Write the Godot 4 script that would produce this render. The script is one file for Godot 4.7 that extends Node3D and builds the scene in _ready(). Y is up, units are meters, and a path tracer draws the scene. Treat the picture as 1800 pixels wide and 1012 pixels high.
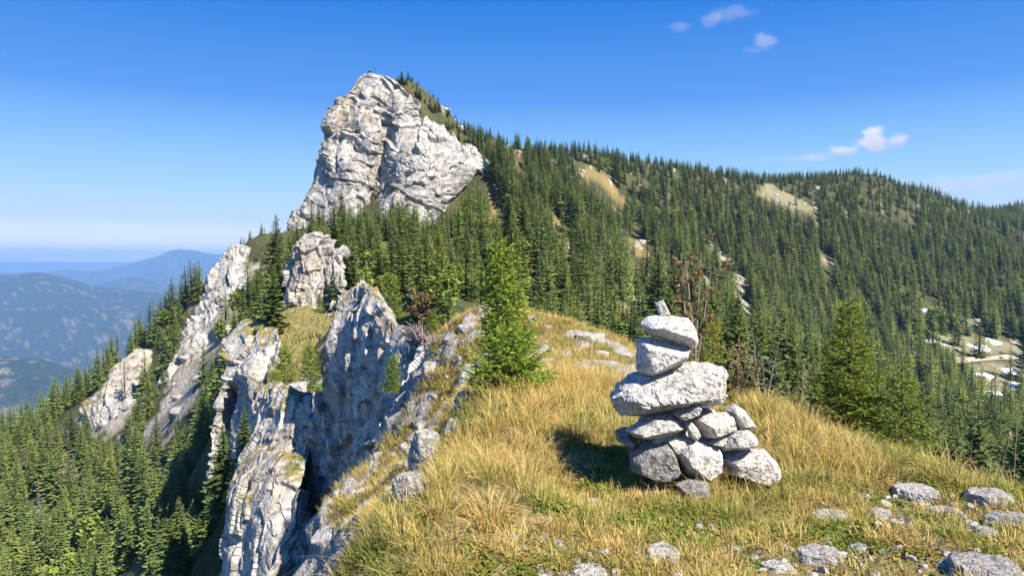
extends Node3D
# Limestone ridge with a cairn, a cliffed summit, spruce forest and far hills.

const EYE := Vector3(0, 1.5, 0)
const TILT := -0.0349066
const FOCAL := 1310.0

var rng := RandomNumberGenerator.new()
var used := {}
var M := {}
var T := {}
var big: Field
var near: Field
var n_hill: FastNoiseLite
var n_soft: FastNoiseLite
var n_fine: FastNoiseLite
var n_cell: FastNoiseLite
var n_edge: FastNoiseLite
var n_ridge: FastNoiseLite


# ---------------------------------------------------------------- helpers
# a place in the world, from a direction given on an 1800 x 1012 sheet and a distance in metres
func at(px: float, py: float, d: float) -> Vector3:
	return EYE + Vector3((px - 900.0) / FOCAL, (506.0 - py) / FOCAL, -1.0).rotated(Vector3.RIGHT, TILT) * d


class Field:
	var px := PackedFloat64Array()
	var pz := PackedFloat64Array()
	var w := PackedFloat64Array()
	var c2 := 1.0
	var mean := 0.0
	func _init(points: Array, c: float) -> void:
		var n := points.size()
		c2 = c * c
		for p in points:
			px.append(p.x)
			pz.append(p.z)
			mean += p.y / n
		var a: Array[PackedFloat64Array] = []
		for i in n:
			var row := PackedFloat64Array()
			row.resize(n + 1)
			for j in n:
				var dx := px[i] - px[j]
				var dz := pz[i] - pz[j]
				row[j] = sqrt(dx * dx + dz * dz + c2)
			row[n] = points[i].y - mean
			a.append(row)
		for i in n:
			var best := i
			for k in range(i + 1, n):
				if absf(a[k][i]) > absf(a[best][i]):
					best = k
			var t := a[i]
			a[i] = a[best]
			a[best] = t
			var piv := a[i]
			var d := piv[i]
			for k in range(i + 1, n):
				var row := a[k]
				var f := row[i] / d
				if f == 0.0:
					continue
				for j in range(i, n + 1):
					row[j] -= f * piv[j]
				a[k] = row
		w.resize(n)
		for i in range(n - 1, -1, -1):
			var s := a[i][n]
			for j in range(i + 1, n):
				s -= a[i][j] * w[j]
			w[i] = s / a[i][i]
	func at(x: float, z: float) -> float:
		var s := mean
		for i in w.size():
			var dx := x - px[i]
			var dz := z - pz[i]
			s += w[i] * sqrt(dx * dx + dz * dz + c2)
		return s


func noise(kind: int, freq: float, octaves := 1, seed_ := 1) -> FastNoiseLite:
	var n := FastNoiseLite.new()
	n.noise_type = kind
	n.frequency = freq
	n.seed = seed_
	n.fractal_octaves = octaves
	n.fractal_type = FastNoiseLite.FRACTAL_FBM if octaves > 1 else FastNoiseLite.FRACTAL_NONE
	return n


func numbered(called: String) -> String:
	if not used.has(called):
		used[called] = 0
		return called
	used[called] += 1
	return "%s_%03d" % [called, used[called]]


func tag(o: Node3D, label := "", category := "", group := "", kind := "") -> Node3D:
	if label: o.set_meta("label", label)
	if category: o.set_meta("category", category)
	if group: o.set_meta("group", group)
	if kind: o.set_meta("kind", kind)
	return o


func top(called: String, where := Vector3.ZERO) -> Node3D:
	var o := Node3D.new()
	o.name = numbered(called)
	add_child(o)
	o.position = where
	return o


func mesh_node(called: String, mesh: Mesh, mat: Material, parent: Node3D = null, where := Vector3.ZERO) -> MeshInstance3D:
	var o := MeshInstance3D.new()
	o.name = numbered(called) if parent == null else called
	o.mesh = mesh
	o.material_override = mat
	if parent == null:
		add_child(o)
	else:
		parent.add_child(o, true)
	o.position = where
	return o


func arrays_mesh(v: PackedVector3Array, col: PackedColorArray, idx: PackedInt32Array, smooth := true) -> ArrayMesh:
	var a := []
	a.resize(Mesh.ARRAY_MAX)
	a[Mesh.ARRAY_VERTEX] = v
	if col.size() == v.size():
		a[Mesh.ARRAY_COLOR] = col
	if idx.size():
		a[Mesh.ARRAY_INDEX] = idx
	if smooth:
		var st := SurfaceTool.new()
		st.create_from_arrays(a)
		st.generate_normals()
		return st.commit()
	var m := ArrayMesh.new()
	m.add_surface_from_arrays(Mesh.PRIMITIVE_TRIANGLES, a)
	return m


# every face with its own normal, so that breaks stay sharp
func flat_mesh(v: PackedVector3Array, col: PackedColorArray, idx: PackedInt32Array) -> ArrayMesh:
	return arrays_mesh(v, col, idx, false)


func grid_index(nu: int, nv: int, flip := false) -> PackedInt32Array:
	var idx := PackedInt32Array()
	idx.resize((nu - 1) * (nv - 1) * 6)
	var k := 0
	for j in nv - 1:
		for i in nu - 1:
			var a := j * nu + i
			var b := a + 1
			var c := a + nu
			var d := c + 1
			if flip:
				idx[k] = a; idx[k + 1] = c; idx[k + 2] = b
				idx[k + 3] = b; idx[k + 4] = c; idx[k + 5] = d
			else:
				idx[k] = a; idx[k + 1] = b; idx[k + 2] = c
				idx[k + 3] = b; idx[k + 4] = d; idx[k + 5] = c
			k += 6
	return idx


func noise_tex(n: FastNoiseLite, size: int, stops: Array, as_normal := false, bump := 4.0) -> NoiseTexture2D:
	var t := NoiseTexture2D.new()
	t.width = size
	t.height = size
	t.seamless = true
	t.seamless_blend_skirt = 0.2
	t.noise = n
	t.generate_mipmaps = false
	if as_normal:
		t.as_normal_map = true
		t.bump_strength = bump
	if stops.size():
		var g := Gradient.new()
		var o := PackedFloat32Array()
		var c := PackedColorArray()
		for s in stops:
			o.append(s[0])
			c.append(s[1])
		g.offsets = o
		g.colors = c
		t.color_ramp = g
	return t


func matte(rough := 0.9, vertex := true) -> StandardMaterial3D:
	var m := StandardMaterial3D.new()
	m.roughness = rough
	m.metallic_specular = 0.25
	m.vertex_color_use_as_albedo = vertex
	return m


func grey(v: float) -> Color:
	return Color(v, v, v)


func multi(called: String, mesh: Mesh, mat: Material, places: Array, colours: Array, parent: Node3D = null) -> MultiMeshInstance3D:
	var mm := MultiMesh.new()
	mm.transform_format = MultiMesh.TRANSFORM_3D
	mm.use_colors = colours.size() == places.size() and places.size() > 0
	mm.mesh = mesh
	mm.instance_count = places.size()
	for i in places.size():
		mm.set_instance_transform(i, places[i])
		if mm.use_colors:
			mm.set_instance_color(i, colours[i])
	var o := MultiMeshInstance3D.new()
	o.name = numbered(called) if parent == null else called
	o.multimesh = mm
	o.material_override = mat
	if parent == null:
		add_child(o)
	else:
		parent.add_child(o, true)
	return o


# ---------------------------------------------------------------- materials
func make_materials() -> void:
	n_hill = noise(FastNoiseLite.TYPE_SIMPLEX_SMOOTH, 0.012, 4, 11)
	n_soft = noise(FastNoiseLite.TYPE_SIMPLEX_SMOOTH, 1.0, 3, 5)
	n_fine = noise(FastNoiseLite.TYPE_SIMPLEX, 1.0, 2, 8)
	n_ridge = noise(FastNoiseLite.TYPE_SIMPLEX_SMOOTH, 1.0, 4, 21)
	n_ridge.fractal_type = FastNoiseLite.FRACTAL_RIDGED
	n_cell = noise(FastNoiseLite.TYPE_CELLULAR, 1.0, 1, 3)
	n_cell.cellular_return_type = FastNoiseLite.RETURN_CELL_VALUE
	n_cell.cellular_jitter = 0.9
	n_edge = noise(FastNoiseLite.TYPE_CELLULAR, 1.0, 1, 3)
	n_edge.cellular_return_type = FastNoiseLite.RETURN_DISTANCE2_SUB
	n_edge.cellular_jitter = 0.9

	var pit := noise(FastNoiseLite.TYPE_SIMPLEX_SMOOTH, 0.012, 5, 31)
	T.rock_tone = noise_tex(pit, 512, [[0.0, Color(0.5, 0.49, 0.48)], [0.34, Color(0.76, 0.75, 0.74)], [0.48, Color(0.96, 0.955, 0.95)], [0.66, Color(1, 1, 1)], [1.0, Color(0.9, 0.87, 0.82)]])
	var crack := noise(FastNoiseLite.TYPE_SIMPLEX_SMOOTH, 0.010, 5, 37)
	crack.fractal_type = FastNoiseLite.FRACTAL_RIDGED
	crack.fractal_gain = 0.62
	T.rock_bump = noise_tex(crack, 512, [[0.0, grey(0)], [1.0, grey(1)]])
	var vein := noise(FastNoiseLite.TYPE_SIMPLEX_SMOOTH, 0.007, 3, 53)
	vein.fractal_type = FastNoiseLite.FRACTAL_RIDGED
	T.rock_crack = noise_tex(vein, 512, [[0.0, grey(1)], [0.80, grey(1)], [0.88, Color(0.72, 0.70, 0.67)], [0.95, Color(0.42, 0.40, 0.37)], [1.0, Color(0.34, 0.32, 0.30)]])
	T.soil_tone = noise_tex(noise(FastNoiseLite.TYPE_SIMPLEX_SMOOTH, 0.03, 5, 41), 512, [[0.0, Color(0.5, 0.48, 0.45)], [0.5, Color(0.86, 0.85, 0.84)], [1.0, Color(1, 1, 1)]])
	T.soil_bump = noise_tex(noise(FastNoiseLite.TYPE_SIMPLEX_SMOOTH, 0.04, 5, 43), 512, [[0.0, grey(0)], [1.0, grey(1)]])

	for k in [["cairn_rock", 3.2, 1.5], ["near_rock", 1.1, 2.5], ["cliff_rock", 0.34, 8.0], ["peak_rock", 0.06, 40.0]]:
		var m := matte(0.88)
		m.albedo_texture = T.rock_tone
		m.heightmap_enabled = true
		m.heightmap_texture = T.rock_bump
		m.heightmap_scale = k[2]
		m.uv1_triplanar = true
		m.uv1_world_triplanar = true
		m.uv1_scale = Vector3.ONE * k[1]
		m.detail_enabled = true
		m.detail_albedo = T.rock_crack
		m.detail_blend_mode = BaseMaterial3D.BLEND_MODE_MUL
		m.detail_uv_layer = BaseMaterial3D.DETAIL_UV_1
		M[k[0]] = m
	for k in [["soil", 0.9, 3.0], ["hill_ground", 0.05, 60.0], ["far_ground", 0.0012, 2500.0]]:
		var m := matte(0.95)
		m.albedo_texture = T.soil_tone
		m.heightmap_enabled = true
		m.heightmap_texture = T.soil_bump
		m.heightmap_scale = k[2]
		m.uv1_triplanar = true
		m.uv1_world_triplanar = true
		m.uv1_scale = Vector3.ONE * k[1]
		M[k[0]] = m
	for k in ["needles", "grass", "leaf"]:
		var m := matte(0.7)
		m.backlight_enabled = true
		m.backlight = Color(0.55, 0.6, 0.35)
		m.cull_mode = BaseMaterial3D.CULL_DISABLED
		M[k] = m
	M.bark = matte(0.95)
	var snow := matte(0.6, false)
	snow.albedo_color = Color(0.9, 0.92, 0.95)
	M.snow = snow
	var road := matte(0.95, false)
	road.albedo_color = Color(0.66, 0.62, 0.55)
	M.road = road
	var iron := matte(0.5, false)
	iron.albedo_color = Color(0.13, 0.12, 0.11)
	M.iron = iron


# ---------------------------------------------------------------- light and air
func make_sky() -> void:
	var cam := Camera3D.new()
	cam.name = "camera"
	add_child(cam)
	cam.position = EYE
	cam.rotation.x = TILT
	cam.fov = rad_to_deg(2.0 * atan(506.0 / FOCAL))
	cam.near = 0.05
	cam.far = 60000.0
	cam.current = true

	var sun := DirectionalLight3D.new()
	sun.name = "sun"
	add_child(sun)
	var towards := Vector3(0.66, 0.98, 0.67).normalized()
	sun.look_at_from_position(Vector3.ZERO, -towards, Vector3.UP)
	sun.light_color = Color(1.0, 0.955, 0.875)
	sun.light_energy = 1.6
	sun.light_angular_distance = 0.53
	sun.shadow_enabled = true

	var env := Environment.new()
	env.background_mode = Environment.BG_SKY
	env.tonemap_mode = Environment.TONE_MAPPER_LINEAR
	env.tonemap_exposure = 2.4
	env.sdfgi_enabled = true
	env.ssao_enabled = true
	env.ssil_enabled = true
	env.fog_enabled = true
	env.fog_density = 0.000085
	env.fog_light_color = Color(0.57, 0.76, 1.0)
	var sky := Sky.new()
	var pano := PanoramaSkyMaterial.new()
	pano.panorama = ImageTexture.create_from_image(sky_image())
	sky.sky_material = pano
	env.sky = sky
	var we := WorldEnvironment.new()
	we.name = "air"
	we.environment = env
	add_child(we)


func sky_image() -> Image:
	var w := 4096
	var h := 2048
	var im := Image.create(w, h, false, Image.FORMAT_RGBF)
	var stops := [[-90.0, Color(0.1, 0.13, 0.17)], [-1.0, Color(0.42, 0.52, 0.68)], [0.0, Color(1.5, 1.42, 1.06)], [1.0, Color(1.45, 1.38, 1.02)], [3.0, Color(0.67, 0.82, 0.92)], [5.5, Color(0.41, 0.69, 0.94)], [8.5, Color(0.24, 0.52, 0.93)], [12.0, Color(0.092, 0.315, 0.84)], [19.0, Color(0.010, 0.185, 0.68)], [35.0, Color(0.010, 0.19, 0.74)], [90.0, Color(0.010, 0.18, 0.72)]]
	for j in h:
		var el := 90.0 - (j + 0.5) * 180.0 / h
		var c: Color = stops[0][1]
		for k in stops.size() - 1:
			if el >= stops[k][0] and el <= stops[k + 1][0]:
				c = stops[k][1].lerp(stops[k + 1][1], (el - stops[k][0]) / (stops[k + 1][0] - stops[k][0]))
		im.fill_rect(Rect2i(0, j, w, 1), c * 0.46)
	var n := noise(FastNoiseLite.TYPE_SIMPLEX_SMOOTH, 1.0, 5, 77)
	# small fair-weather clouds: place on the sheet, half sizes, thickness, softness
	for s in [[1533, 246, 17, 17, 1.2], [1552, 250, 30, 9, 0.5], [1577, 246, 15, 9, 0.9], [1478, 268, 20, 9, 0.9], [1440, 275, 30, 6, 0.45], [1390, 279, 45, 4, 0.3], [1346, 71, 16, 12, 0.32], [1290, 22, 36, 9, 0.2], [1252, 32, 14, 10, 0.2], [1196, 47, 18, 8, 0.16], [190, 368, 85, 9, 0.16], [1750, 315, 210, 26, 0.5], [1330, 86, 20, 5, 0.12]]:
		var p := at(s[0], s[1], 1.0) - EYE
		var az := atan2(p.x, -p.z)
		var el := atan2(p.y, Vector2(p.x, p.z).length())
		var cx := az / TAU * w
		var cy := (0.5 - el / PI) * h
		var sx: float = s[2] / FOCAL / TAU * w * cos(az)
		var sy: float = s[3] / FOCAL / PI * h
		for y in range(int(cy - sy * 2.2), int(cy + sy * 2.2) + 1):
			for x in range(int(cx - sx * 2.2), int(cx + sx * 2.2) + 1):
				var u := (x - cx) / sx
				var v := (y - cy) / sy
				if s[3] > 20:
					v *= 1.0 if v > 0 else 2.6
				var q := n.get_noise_3d(x * 0.035, y * 0.07, s[0] * 0.1)
				var fall := 1.0 - sqrt(u * u + v * v) * 0.72 + q * 0.75
				var a := clampf(smoothstep(0.0, 0.75, fall) * s[4], 0.0, 0.97)
				if a <= 0.0:
					continue
				var lit := clampf(0.5 - v * 0.35 + q * 0.3, 0.0, 1.0)
				var c := Color(0.56, 0.62, 0.86).lerp(Color(0.97, 0.95, 0.97), lit)
				im.set_pixel(posmod(x, w), y, im.get_pixel(posmod(x, w), y).lerp(c * 0.42, a))
	return im


# ---------------------------------------------------------------- mountain terrain
func big_points() -> Array:
	var out := []
	for p in [
		# crest from the summit to the right, then the land behind it
		[655, 150, 330], [684, 143, 308], [726, 166, 301], [746, 206, 297.5], [784, 242, 293.5], [846, 290, 288], [846, 316, 284], [812, 340, 283], [778, 380, 277], [610, 340, 308], [600, 398, 280], [650, 402, 278], [710, 398, 272], [720, 160, 330], [760, 186, 338], [850, 240, 380], [930, 262, 425], [1030, 268, 470], [1150, 288, 515], [1250, 306, 560], [1350, 318, 590], [1450, 318, 620], [1540, 306, 650], [1640, 340, 690], [1720, 372, 720], [1800, 358, 950], [1950, 380, 900],
		[700, 330, 420], [850, 330, 520], [1030, 340, 620], [1250, 360, 720], [1540, 360, 820], [1700, 420, 860], [1800, 420, 1200], [600, 420, 420],
		# bowl on the right
		[900, 350, 330], [950, 300, 385], [1000, 340, 395], [1050, 380, 370], [1150, 380, 420], [1250, 400, 440], [1350, 400, 480], [1450, 400, 520], [1600, 420, 560], [1750, 450, 640],
		[900, 410, 250], [1000, 440, 255], [1100, 460, 270], [1200, 500, 290], [1300, 500, 340], [1450, 500, 420], [1600, 520, 430], [1750, 540, 460],
		[900, 480, 150], [1000, 500, 170], [1100, 530, 175], [1200, 575, 200], [1300, 610, 230], [1400, 645, 250], [1550, 640, 330], [1650, 640, 345], [1760, 640, 350], [1900, 660, 360], [1700, 720, 280], [1780, 780, 235], [1900, 760, 260],
		[1000, 575, 95], [1100, 610, 100], [1150, 640, 115], [1300, 720, 130], [1500, 800, 150], [1750, 900, 150], [1100, 700, 45], [1300, 820, 60], [1500, 900, 60], [1750, 1000, 80],
		# saddle and foot of the summit cliff
		[640, 545, 58], [700, 548, 47], [765, 585, 40], [850, 575, 48], [640, 480, 110], [700, 480, 100], [800, 500, 100], [600, 440, 130], [650, 452, 170], [750, 430, 200], [820, 400, 250], [560, 425, 200], [590, 425, 258], [680, 418, 255], [770, 402, 268], [850, 590, 40], [950, 612, 42], [900, 640, 25], [1000, 650, 28], [1100, 720, 25], [1250, 800, 30], [950, 600, 60], [850, 620, 30], [1000, 610, 72], [1200, 690, 72],
		# left spur: its skyline, the land behind it, its near flank
		[500, 415, 270], [460, 418, 220], [430, 430, 212], [400, 455, 207], [368, 500, 203], [335, 565, 197], [240, 640, 193], [150, 725, 188], [60, 760, 205], [0, 775, 235], [-100, 800, 260],
		[500, 560, 350], [430, 600, 290], [330, 740, 280], [240, 800, 280], [150, 900, 280], [0, 950, 320], [-150, 1000, 340], [480, 700, 450], [300, 900, 450], [100, 1000, 480], [-200, 1100, 500], [450, 800, 800], [200, 900, 800], [-100, 1000, 800], [520, 760, 1200], [100, 900, 1250], [-300, 900, 1250], [600, 560, 560], [650, 640, 900], [800, 480, 700], [850, 560, 1200],
		[450, 520, 150], [420, 600, 130], [350, 660, 155], [300, 715, 155], [250, 785, 145], [350, 785, 110], [150, 850, 150], [300, 900, 100], [0, 900, 170], [350, 1000, 80], [100, 1000, 130], [0, 1050, 120], [400, 720, 90], [450, 780, 66], [420, 930, 62], [400, 1150, 52], [-200, 1000, 150],
		[520, 530, 100], [500, 640, 78], [540, 580, 88], [600, 580, 62], [560, 760, 54], [600, 1150, 42], [650, 1000, 34], [760, 720, 30],
	]:
		out.append(at(p[0], p[1], p[2]))
	for p in [[0, -8.5, -4], [6, -8, -7], [-6, -17, -8], [13, -9, -4], [-14, -26, 0], [14, -9, -16], [0, -9, 14], [-30, -45, 30], [40, -24, 20], [150, -70, -40], [-150, -90, -30], [0, -6.5, -18], [420, -60, -260], [-300, -110, -200]]:
		out.append(Vector3(p[0], p[1], p[2]))
	return out


func hill_h(x: float, z: float) -> float:
	var r := sqrt(x * x + z * z)
	var k := clampf((r - 30.0) / 200.0, 0.0, 1.0)
	return big.at(x, z) + n_hill.get_noise_2d(x, z) * 3.5 * k + n_hill.get_noise_2d(x * 5.0, z * 5.0) * (0.4 + 1.3 * k)


# where the line of sight through a place on the sheet meets the mountain
func hill_hit(px: float, py: float, from := 24.0) -> Vector3:
	var d := from
	var last := from
	while d < 1300.0:
		var p := at(px, py, d)
		if p.y < hill_h(p.x, p.z):
			for k in 8:
				var mid := (last + d) * 0.5
				p = at(px, py, mid)
				if p.y < hill_h(p.x, p.z):
					d = mid
				else:
					last = mid
			return at(px, py, d)
		last = d
		d *= 1.02
	return Vector3.INF


func ground_poly(points: Array, from := 24.0) -> PackedVector2Array:
	var out := PackedVector2Array()
	for p in points:
		var q := hill_hit(p[0], p[1], from)
		if q != Vector3.INF:
			out.append(Vector2(q.x, q.z))
	return out


var meadows := []      # [polygon, kind]  kind 0 straw meadow, 1 bare rock, 2 grey-green pasture
var clearings := []

func in_any(list: Array, p: Vector2) -> int:
	for m in list:
		if m[2].has_point(p) and Geometry2D.is_point_in_polygon(p, m[0]):
			return m[1]
	return -1


func poly_entry(poly: PackedVector2Array, kind: int) -> Array:
	var r := Rect2(poly[0], Vector2.ZERO)
	for p in poly:
		r = r.expand(p)
	return [poly, kind, r.grow(0.01)]


func make_hillside() -> void:
	big = Field.new(big_points(), 2.5)
	for m in [
		[0, [[1018, 292], [1045, 298], [1070, 318], [1100, 345], [1092, 362], [1062, 340], [1032, 318]]],
		[0, [[966, 372], [990, 390], [1014, 428], [1004, 442], [984, 420], [968, 392]]],
		[0, [[1104, 418], [1132, 425], [1152, 436], [1146, 458], [1122, 450], [1106, 436]]],
		[2, [[1320, 312], [1352, 322], [1400, 345], [1442, 368], [1432, 384], [1380, 362], [1326, 340]]],
		[2, [[1566, 300], [1610, 312], [1660, 335], [1702, 358], [1698, 378], [1640, 362], [1586, 330]]],
		[1, [[1168, 478], [1196, 484], [1216, 512], [1204, 524], [1176, 500]]],
		[1, [[1286, 470], [1302, 480], [1326, 545], [1312, 560], [1290, 515]]],
		[1, [[1226, 470], [1240, 478], [1262, 512], [1250, 520], [1232, 496]]],
		[0, [[852, 335], [872, 345], [894, 385], [880, 395], [858, 360]]],
		[0, [[1068, 515], [1086, 522], [1114, 552], [1104, 565], [1078, 540]]],
		[1, [[1262, 440], [1276, 446], [1284, 470], [1270, 470]]],
		[1, [[1108, 515], [1130, 520], [1150, 540], [1130, 548]]],
		[1, [[1440, 446], [1468, 452], [1464, 466], [1446, 462]]],
		[0, [[895, 255], [915, 262], [925, 285], [905, 282]]],
		[0, [[920, 470], [950, 490], [940, 520], [922, 500]]],
		[1, [[1010, 264], [1046, 266], [1050, 280], [1020, 280]]],
		[2, [[1622, 585], [1700, 590], [1800, 600], [1800, 625], [1690, 622], [1630, 606]]],
		[2, [[1700, 640], [1800, 640], [1800, 700], [1760, 706], [1706, 690]]],
		[1, [[1690, 560], [1720, 560], [1724, 572], [1694, 574]]],
		# bare slabs and chutes of the left spur
		[1, [[145, 725], [205, 655], [240, 628], [255, 640], [225, 740], [190, 780]]],
		[1, [[312, 640], [330, 575], [365, 500], [405, 450], [440, 445], [440, 520], [412, 580], [375, 640], [330, 730], [272, 800], [238, 800], [270, 720]]],
		[1, [[395, 470], [440, 440], [470, 500], [430, 540]]],
	]:
		var poly := ground_poly(m[1])
		if poly.size() > 2:
			meadows.append(poly_entry(poly, m[0]))
			if m[0] < 2 and m[1][0][0] > 800:
				var o := PackedVector2Array()
				for p in m[1]:
					o.append(Vector2(p[0], p[1]))
				clearings.append(poly_entry(o, 0))
	var nu := 470
	var nv := 300
	var v := PackedVector3Array()
	var col := PackedColorArray()
	v.resize(nu * nv)
	col.resize(nu * nv)
	var k := 0
	for j in nv:
		var r := 4.0 * pow(1250.0 / 4.0, float(j) / (nv - 1))
		for i in nu:
			var a := lerpf(-0.92, 0.92, float(i) / (nu - 1))
			var x := sin(a) * r
			var z := -cos(a) * r
			v[k] = Vector3(x, hill_h(x, z), z)
			var q := n_hill.get_noise_2d(x * 6.0 + 300.0, z * 6.0)
			var c := Color(0.06, 0.075, 0.03).lerp(Color(0.13, 0.125, 0.055), clampf(q * 1.2 + 0.5, 0, 1))
			var kind := in_any(meadows, Vector2(x + n_hill.get_noise_2d(x * 9.0, z * 9.0) * 8.0, z + n_hill.get_noise_2d(z * 9.0, x * 9.0) * 8.0))
			var rocky := n_hill.get_noise_2d(x * 14.0 - 90.0, z * 14.0)
			if kind == 0:
				c = Color(0.36, 0.27, 0.12).lerp(Color(0.24, 0.21, 0.08), clampf(q + 0.5, 0, 1))
			elif kind == 1:
				c = Color(0.50, 0.47, 0.42).lerp(Color(0.34, 0.29, 0.20), clampf(q * 1.5 + 0.4, 0, 1))
			elif kind == 2:
				c = Color(0.27, 0.26, 0.13).lerp(Color(0.36, 0.33, 0.24), clampf(q + 0.5, 0, 1))
			if rocky > 0.52 and kind != 1:
				c = Color(0.50, 0.48, 0.44)
			col[k] = c
			k += 1
	tag(mesh_node("hillside", arrays_mesh(v, col, grid_index(nu, nv, true)), M.hill_ground), "", "", "", "structure")


# ---------------------------------------------------------------- rock sheets with relief
# rows of [sheet x, sheet y, distance] from top to bottom; the sheet closes backwards at its sides and top
func rock_patch(called: String, rows: Array, nu: int, nv: int, size: float, amp: float, mat: Material, look: Dictionary) -> MeshInstance3D:
	var g := []
	var back: float = look.get("back", 8.0)
	for r in rows:
		var line := PackedVector3Array()
		for p in r:
			line.append(at(p[0], p[1], p[2]))
		var a := line[0]
		var b := line[line.size() - 1]
		var away := Vector3(a.x, 0, a.z).normalized()
		line.insert(0, a + (away + Vector3(0.5, -0.05, 0)) * back)
		away = Vector3(b.x, 0, b.z).normalized()
		line.append(b + (away + Vector3(-0.35, -0.05, 0)) * back)
		g.append(line)
	var cap := PackedVector3Array()
	for i in g[0].size():
		var p: Vector3 = g[0][i]
		cap.append(p + Vector3(p.x, 0, p.z).normalized() * back + Vector3(0, -back * 0.18, 0))
	g.insert(0, cap)
	var nr := g.size()
	var nc: int = g[0].size()
	var base := PackedVector3Array()
	base.resize(nu * nv)
	for j in nv:
		var t := float(j) / (nv - 1) * (nr - 1)
		var r1 := mini(int(t), nr - 2)
		var f := t - r1
		var line := PackedVector3Array()
		for c in nc:
			line.append((g[r1][c] as Vector3).cubic_interpolate(g[r1 + 1][c], g[maxi(r1 - 1, 0)][c], g[mini(r1 + 2, nr - 1)][c], f))
		for i in nu:
			var s := float(i) / (nu - 1) * (nc - 1)
			var c1 := mini(int(s), nc - 2)
			base[j * nu + i] = line[c1].cubic_interpolate(line[c1 + 1], line[maxi(c1 - 1, 0)], line[mini(c1 + 2, nc - 1)], s - c1)
	var push := PackedFloat32Array()
	push.resize(nu * nv)
	var out := PackedVector3Array()
	out.resize(nu * nv)
	var v := PackedVector3Array()
	v.resize(nu * nv)
	var col := PackedColorArray()
	col.resize(nu * nv)
	var bed: Vector3 = look.get("bed", Vector3(0.1, 1, 0)).normalized()
	var flat: float = look.get("flat", 2.2)
	var inv := 1.0 / size
	var calm: float = look.get("calm", 0.7)
	var uneven: float = look.get("uneven", 0.35)
	var jo1: Vector3 = bed.cross(Vector3(0.35, 0.2, 1.0)).normalized()
	var jo2: Vector3 = bed.cross(jo1).normalized()
	var grassy: float = look.get("grass", 0.5)
	var stain: float = look.get("stain", 0.35)
	for j in nv:
		for i in nu:
			var k := j * nu + i
			var p := base[k]
			var du := base[j * nu + mini(i + 1, nu - 1)] - base[j * nu + maxi(i - 1, 0)]
			var dv := base[mini(j + 1, nv - 1) * nu + i] - base[maxi(j - 1, 0) * nu + i]
			var n := dv.cross(du).normalized()
			var q := p * inv
			var wx := n_soft.get_noise_3dv(q * 0.45)
			var wy := n_soft.get_noise_3dv(q * 0.45 + Vector3(31, 7, 3))
			var wz := n_fine.get_noise_3dv(q * 1.7)
			var ta := q.dot(bed) * flat + wx * 0.55 + wz * 0.05
			ta += n_fine.get_noise_2d(ta * 0.9, 4.0) * uneven
			var tb := q.dot(jo1) + wy * 0.45 + wz * 0.06
			var tc := q.dot(jo2) + wx * 0.45 - wz * 0.06
			var b0 := chance(floorf(ta * 0.5), floorf(tb * 0.42), floorf(tc * 0.42))
			var b1 := chance(floorf(ta * 1.1 + b0), floorf(tb * 0.9 + b0 * 3.0), floorf(tc * 0.9))
			var b2 := chance(floorf(ta * 2.6 + b1), floorf(tb * 2.1 + b1 * 5.0), floorf(tc * 2.1))
			var b3 := chance(floorf(ta * 6.0 + b2), floorf(tb * 4.6), floorf(tc * 4.6 + b2 * 3.0))
			var lean1 := (fposmod(ta * 1.1 + b0, 1.0) - 0.5) * (b1 - 0.35) + (fposmod(tb * 0.9 + b0 * 3.0, 1.0) - 0.5) * (0.5 - b1)
			var lean2 := (fposmod(ta * 2.6 + b1, 1.0) - 0.5) * (b2 - 0.3) + (fposmod(tb * 2.1 + b1 * 5.0, 1.0) - 0.5) * (0.5 - b2)
			var rug := n_ridge.get_noise_3dv(q * 0.4)
			var rug2 := n_ridge.get_noise_3dv(q * 2.2 + Vector3(5, 1, 8))
			var slot := maxf(0.0, 0.07 - absf(fposmod(tb * 0.9 + b0 * 3.0, 1.0) - 0.5) * 0.5) / 0.07
			if b1 < 0.55:
				slot = 0.0
			var d := (b0 - 0.5) * 0.9 + (b1 - 0.5) * 0.55 + (b2 - 0.5) * 0.34 + (b3 - 0.5) * 0.13 + lean1 * 0.55 + lean2 * 0.32 + rug * 0.14 + rug2 * 0.09 - slot * 0.5
			var small := b2 * 2.0 - 1.0
			push[k] = d * amp * lerpf(calm, 1.0, smoothstep(0.05, 0.34, float(j) / nv))
			out[k] = n
			var tone := n_soft.get_noise_3dv(q * 0.33 + Vector3(40, 0, 9))
			var c := Color(0.435, 0.43, 0.418).lerp(Color(0.345, 0.34, 0.33), clampf(small * 0.4 + 0.4, 0, 1))
			c = c.lerp(Color(0.40, 0.32, 0.20), clampf((tone - 0.1) * 1.4, 0, stain))
			c = c * (0.90 + 0.2 * b1) * (0.94 + 0.12 * b3)
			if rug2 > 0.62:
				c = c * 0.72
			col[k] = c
	# the steps between blocks are two or three faces wide
	for j in nv:
		var up := maxi(j - 1, 0) * nu
		var down := mini(j + 1, nv - 1) * nu
		for i in nu:
			var k := j * nu + i
			var left := maxi(i - 1, 0)
			var right := mini(i + 1, nu - 1)
			var soft := push[k] * 0.60 + (push[j * nu + left] + push[j * nu + right] + push[up + i] + push[down + i]) * 0.08 + (push[up + left] + push[up + right] + push[down + left] + push[down + right]) * 0.02
			v[k] = base[k] + out[k] * soft
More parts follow.
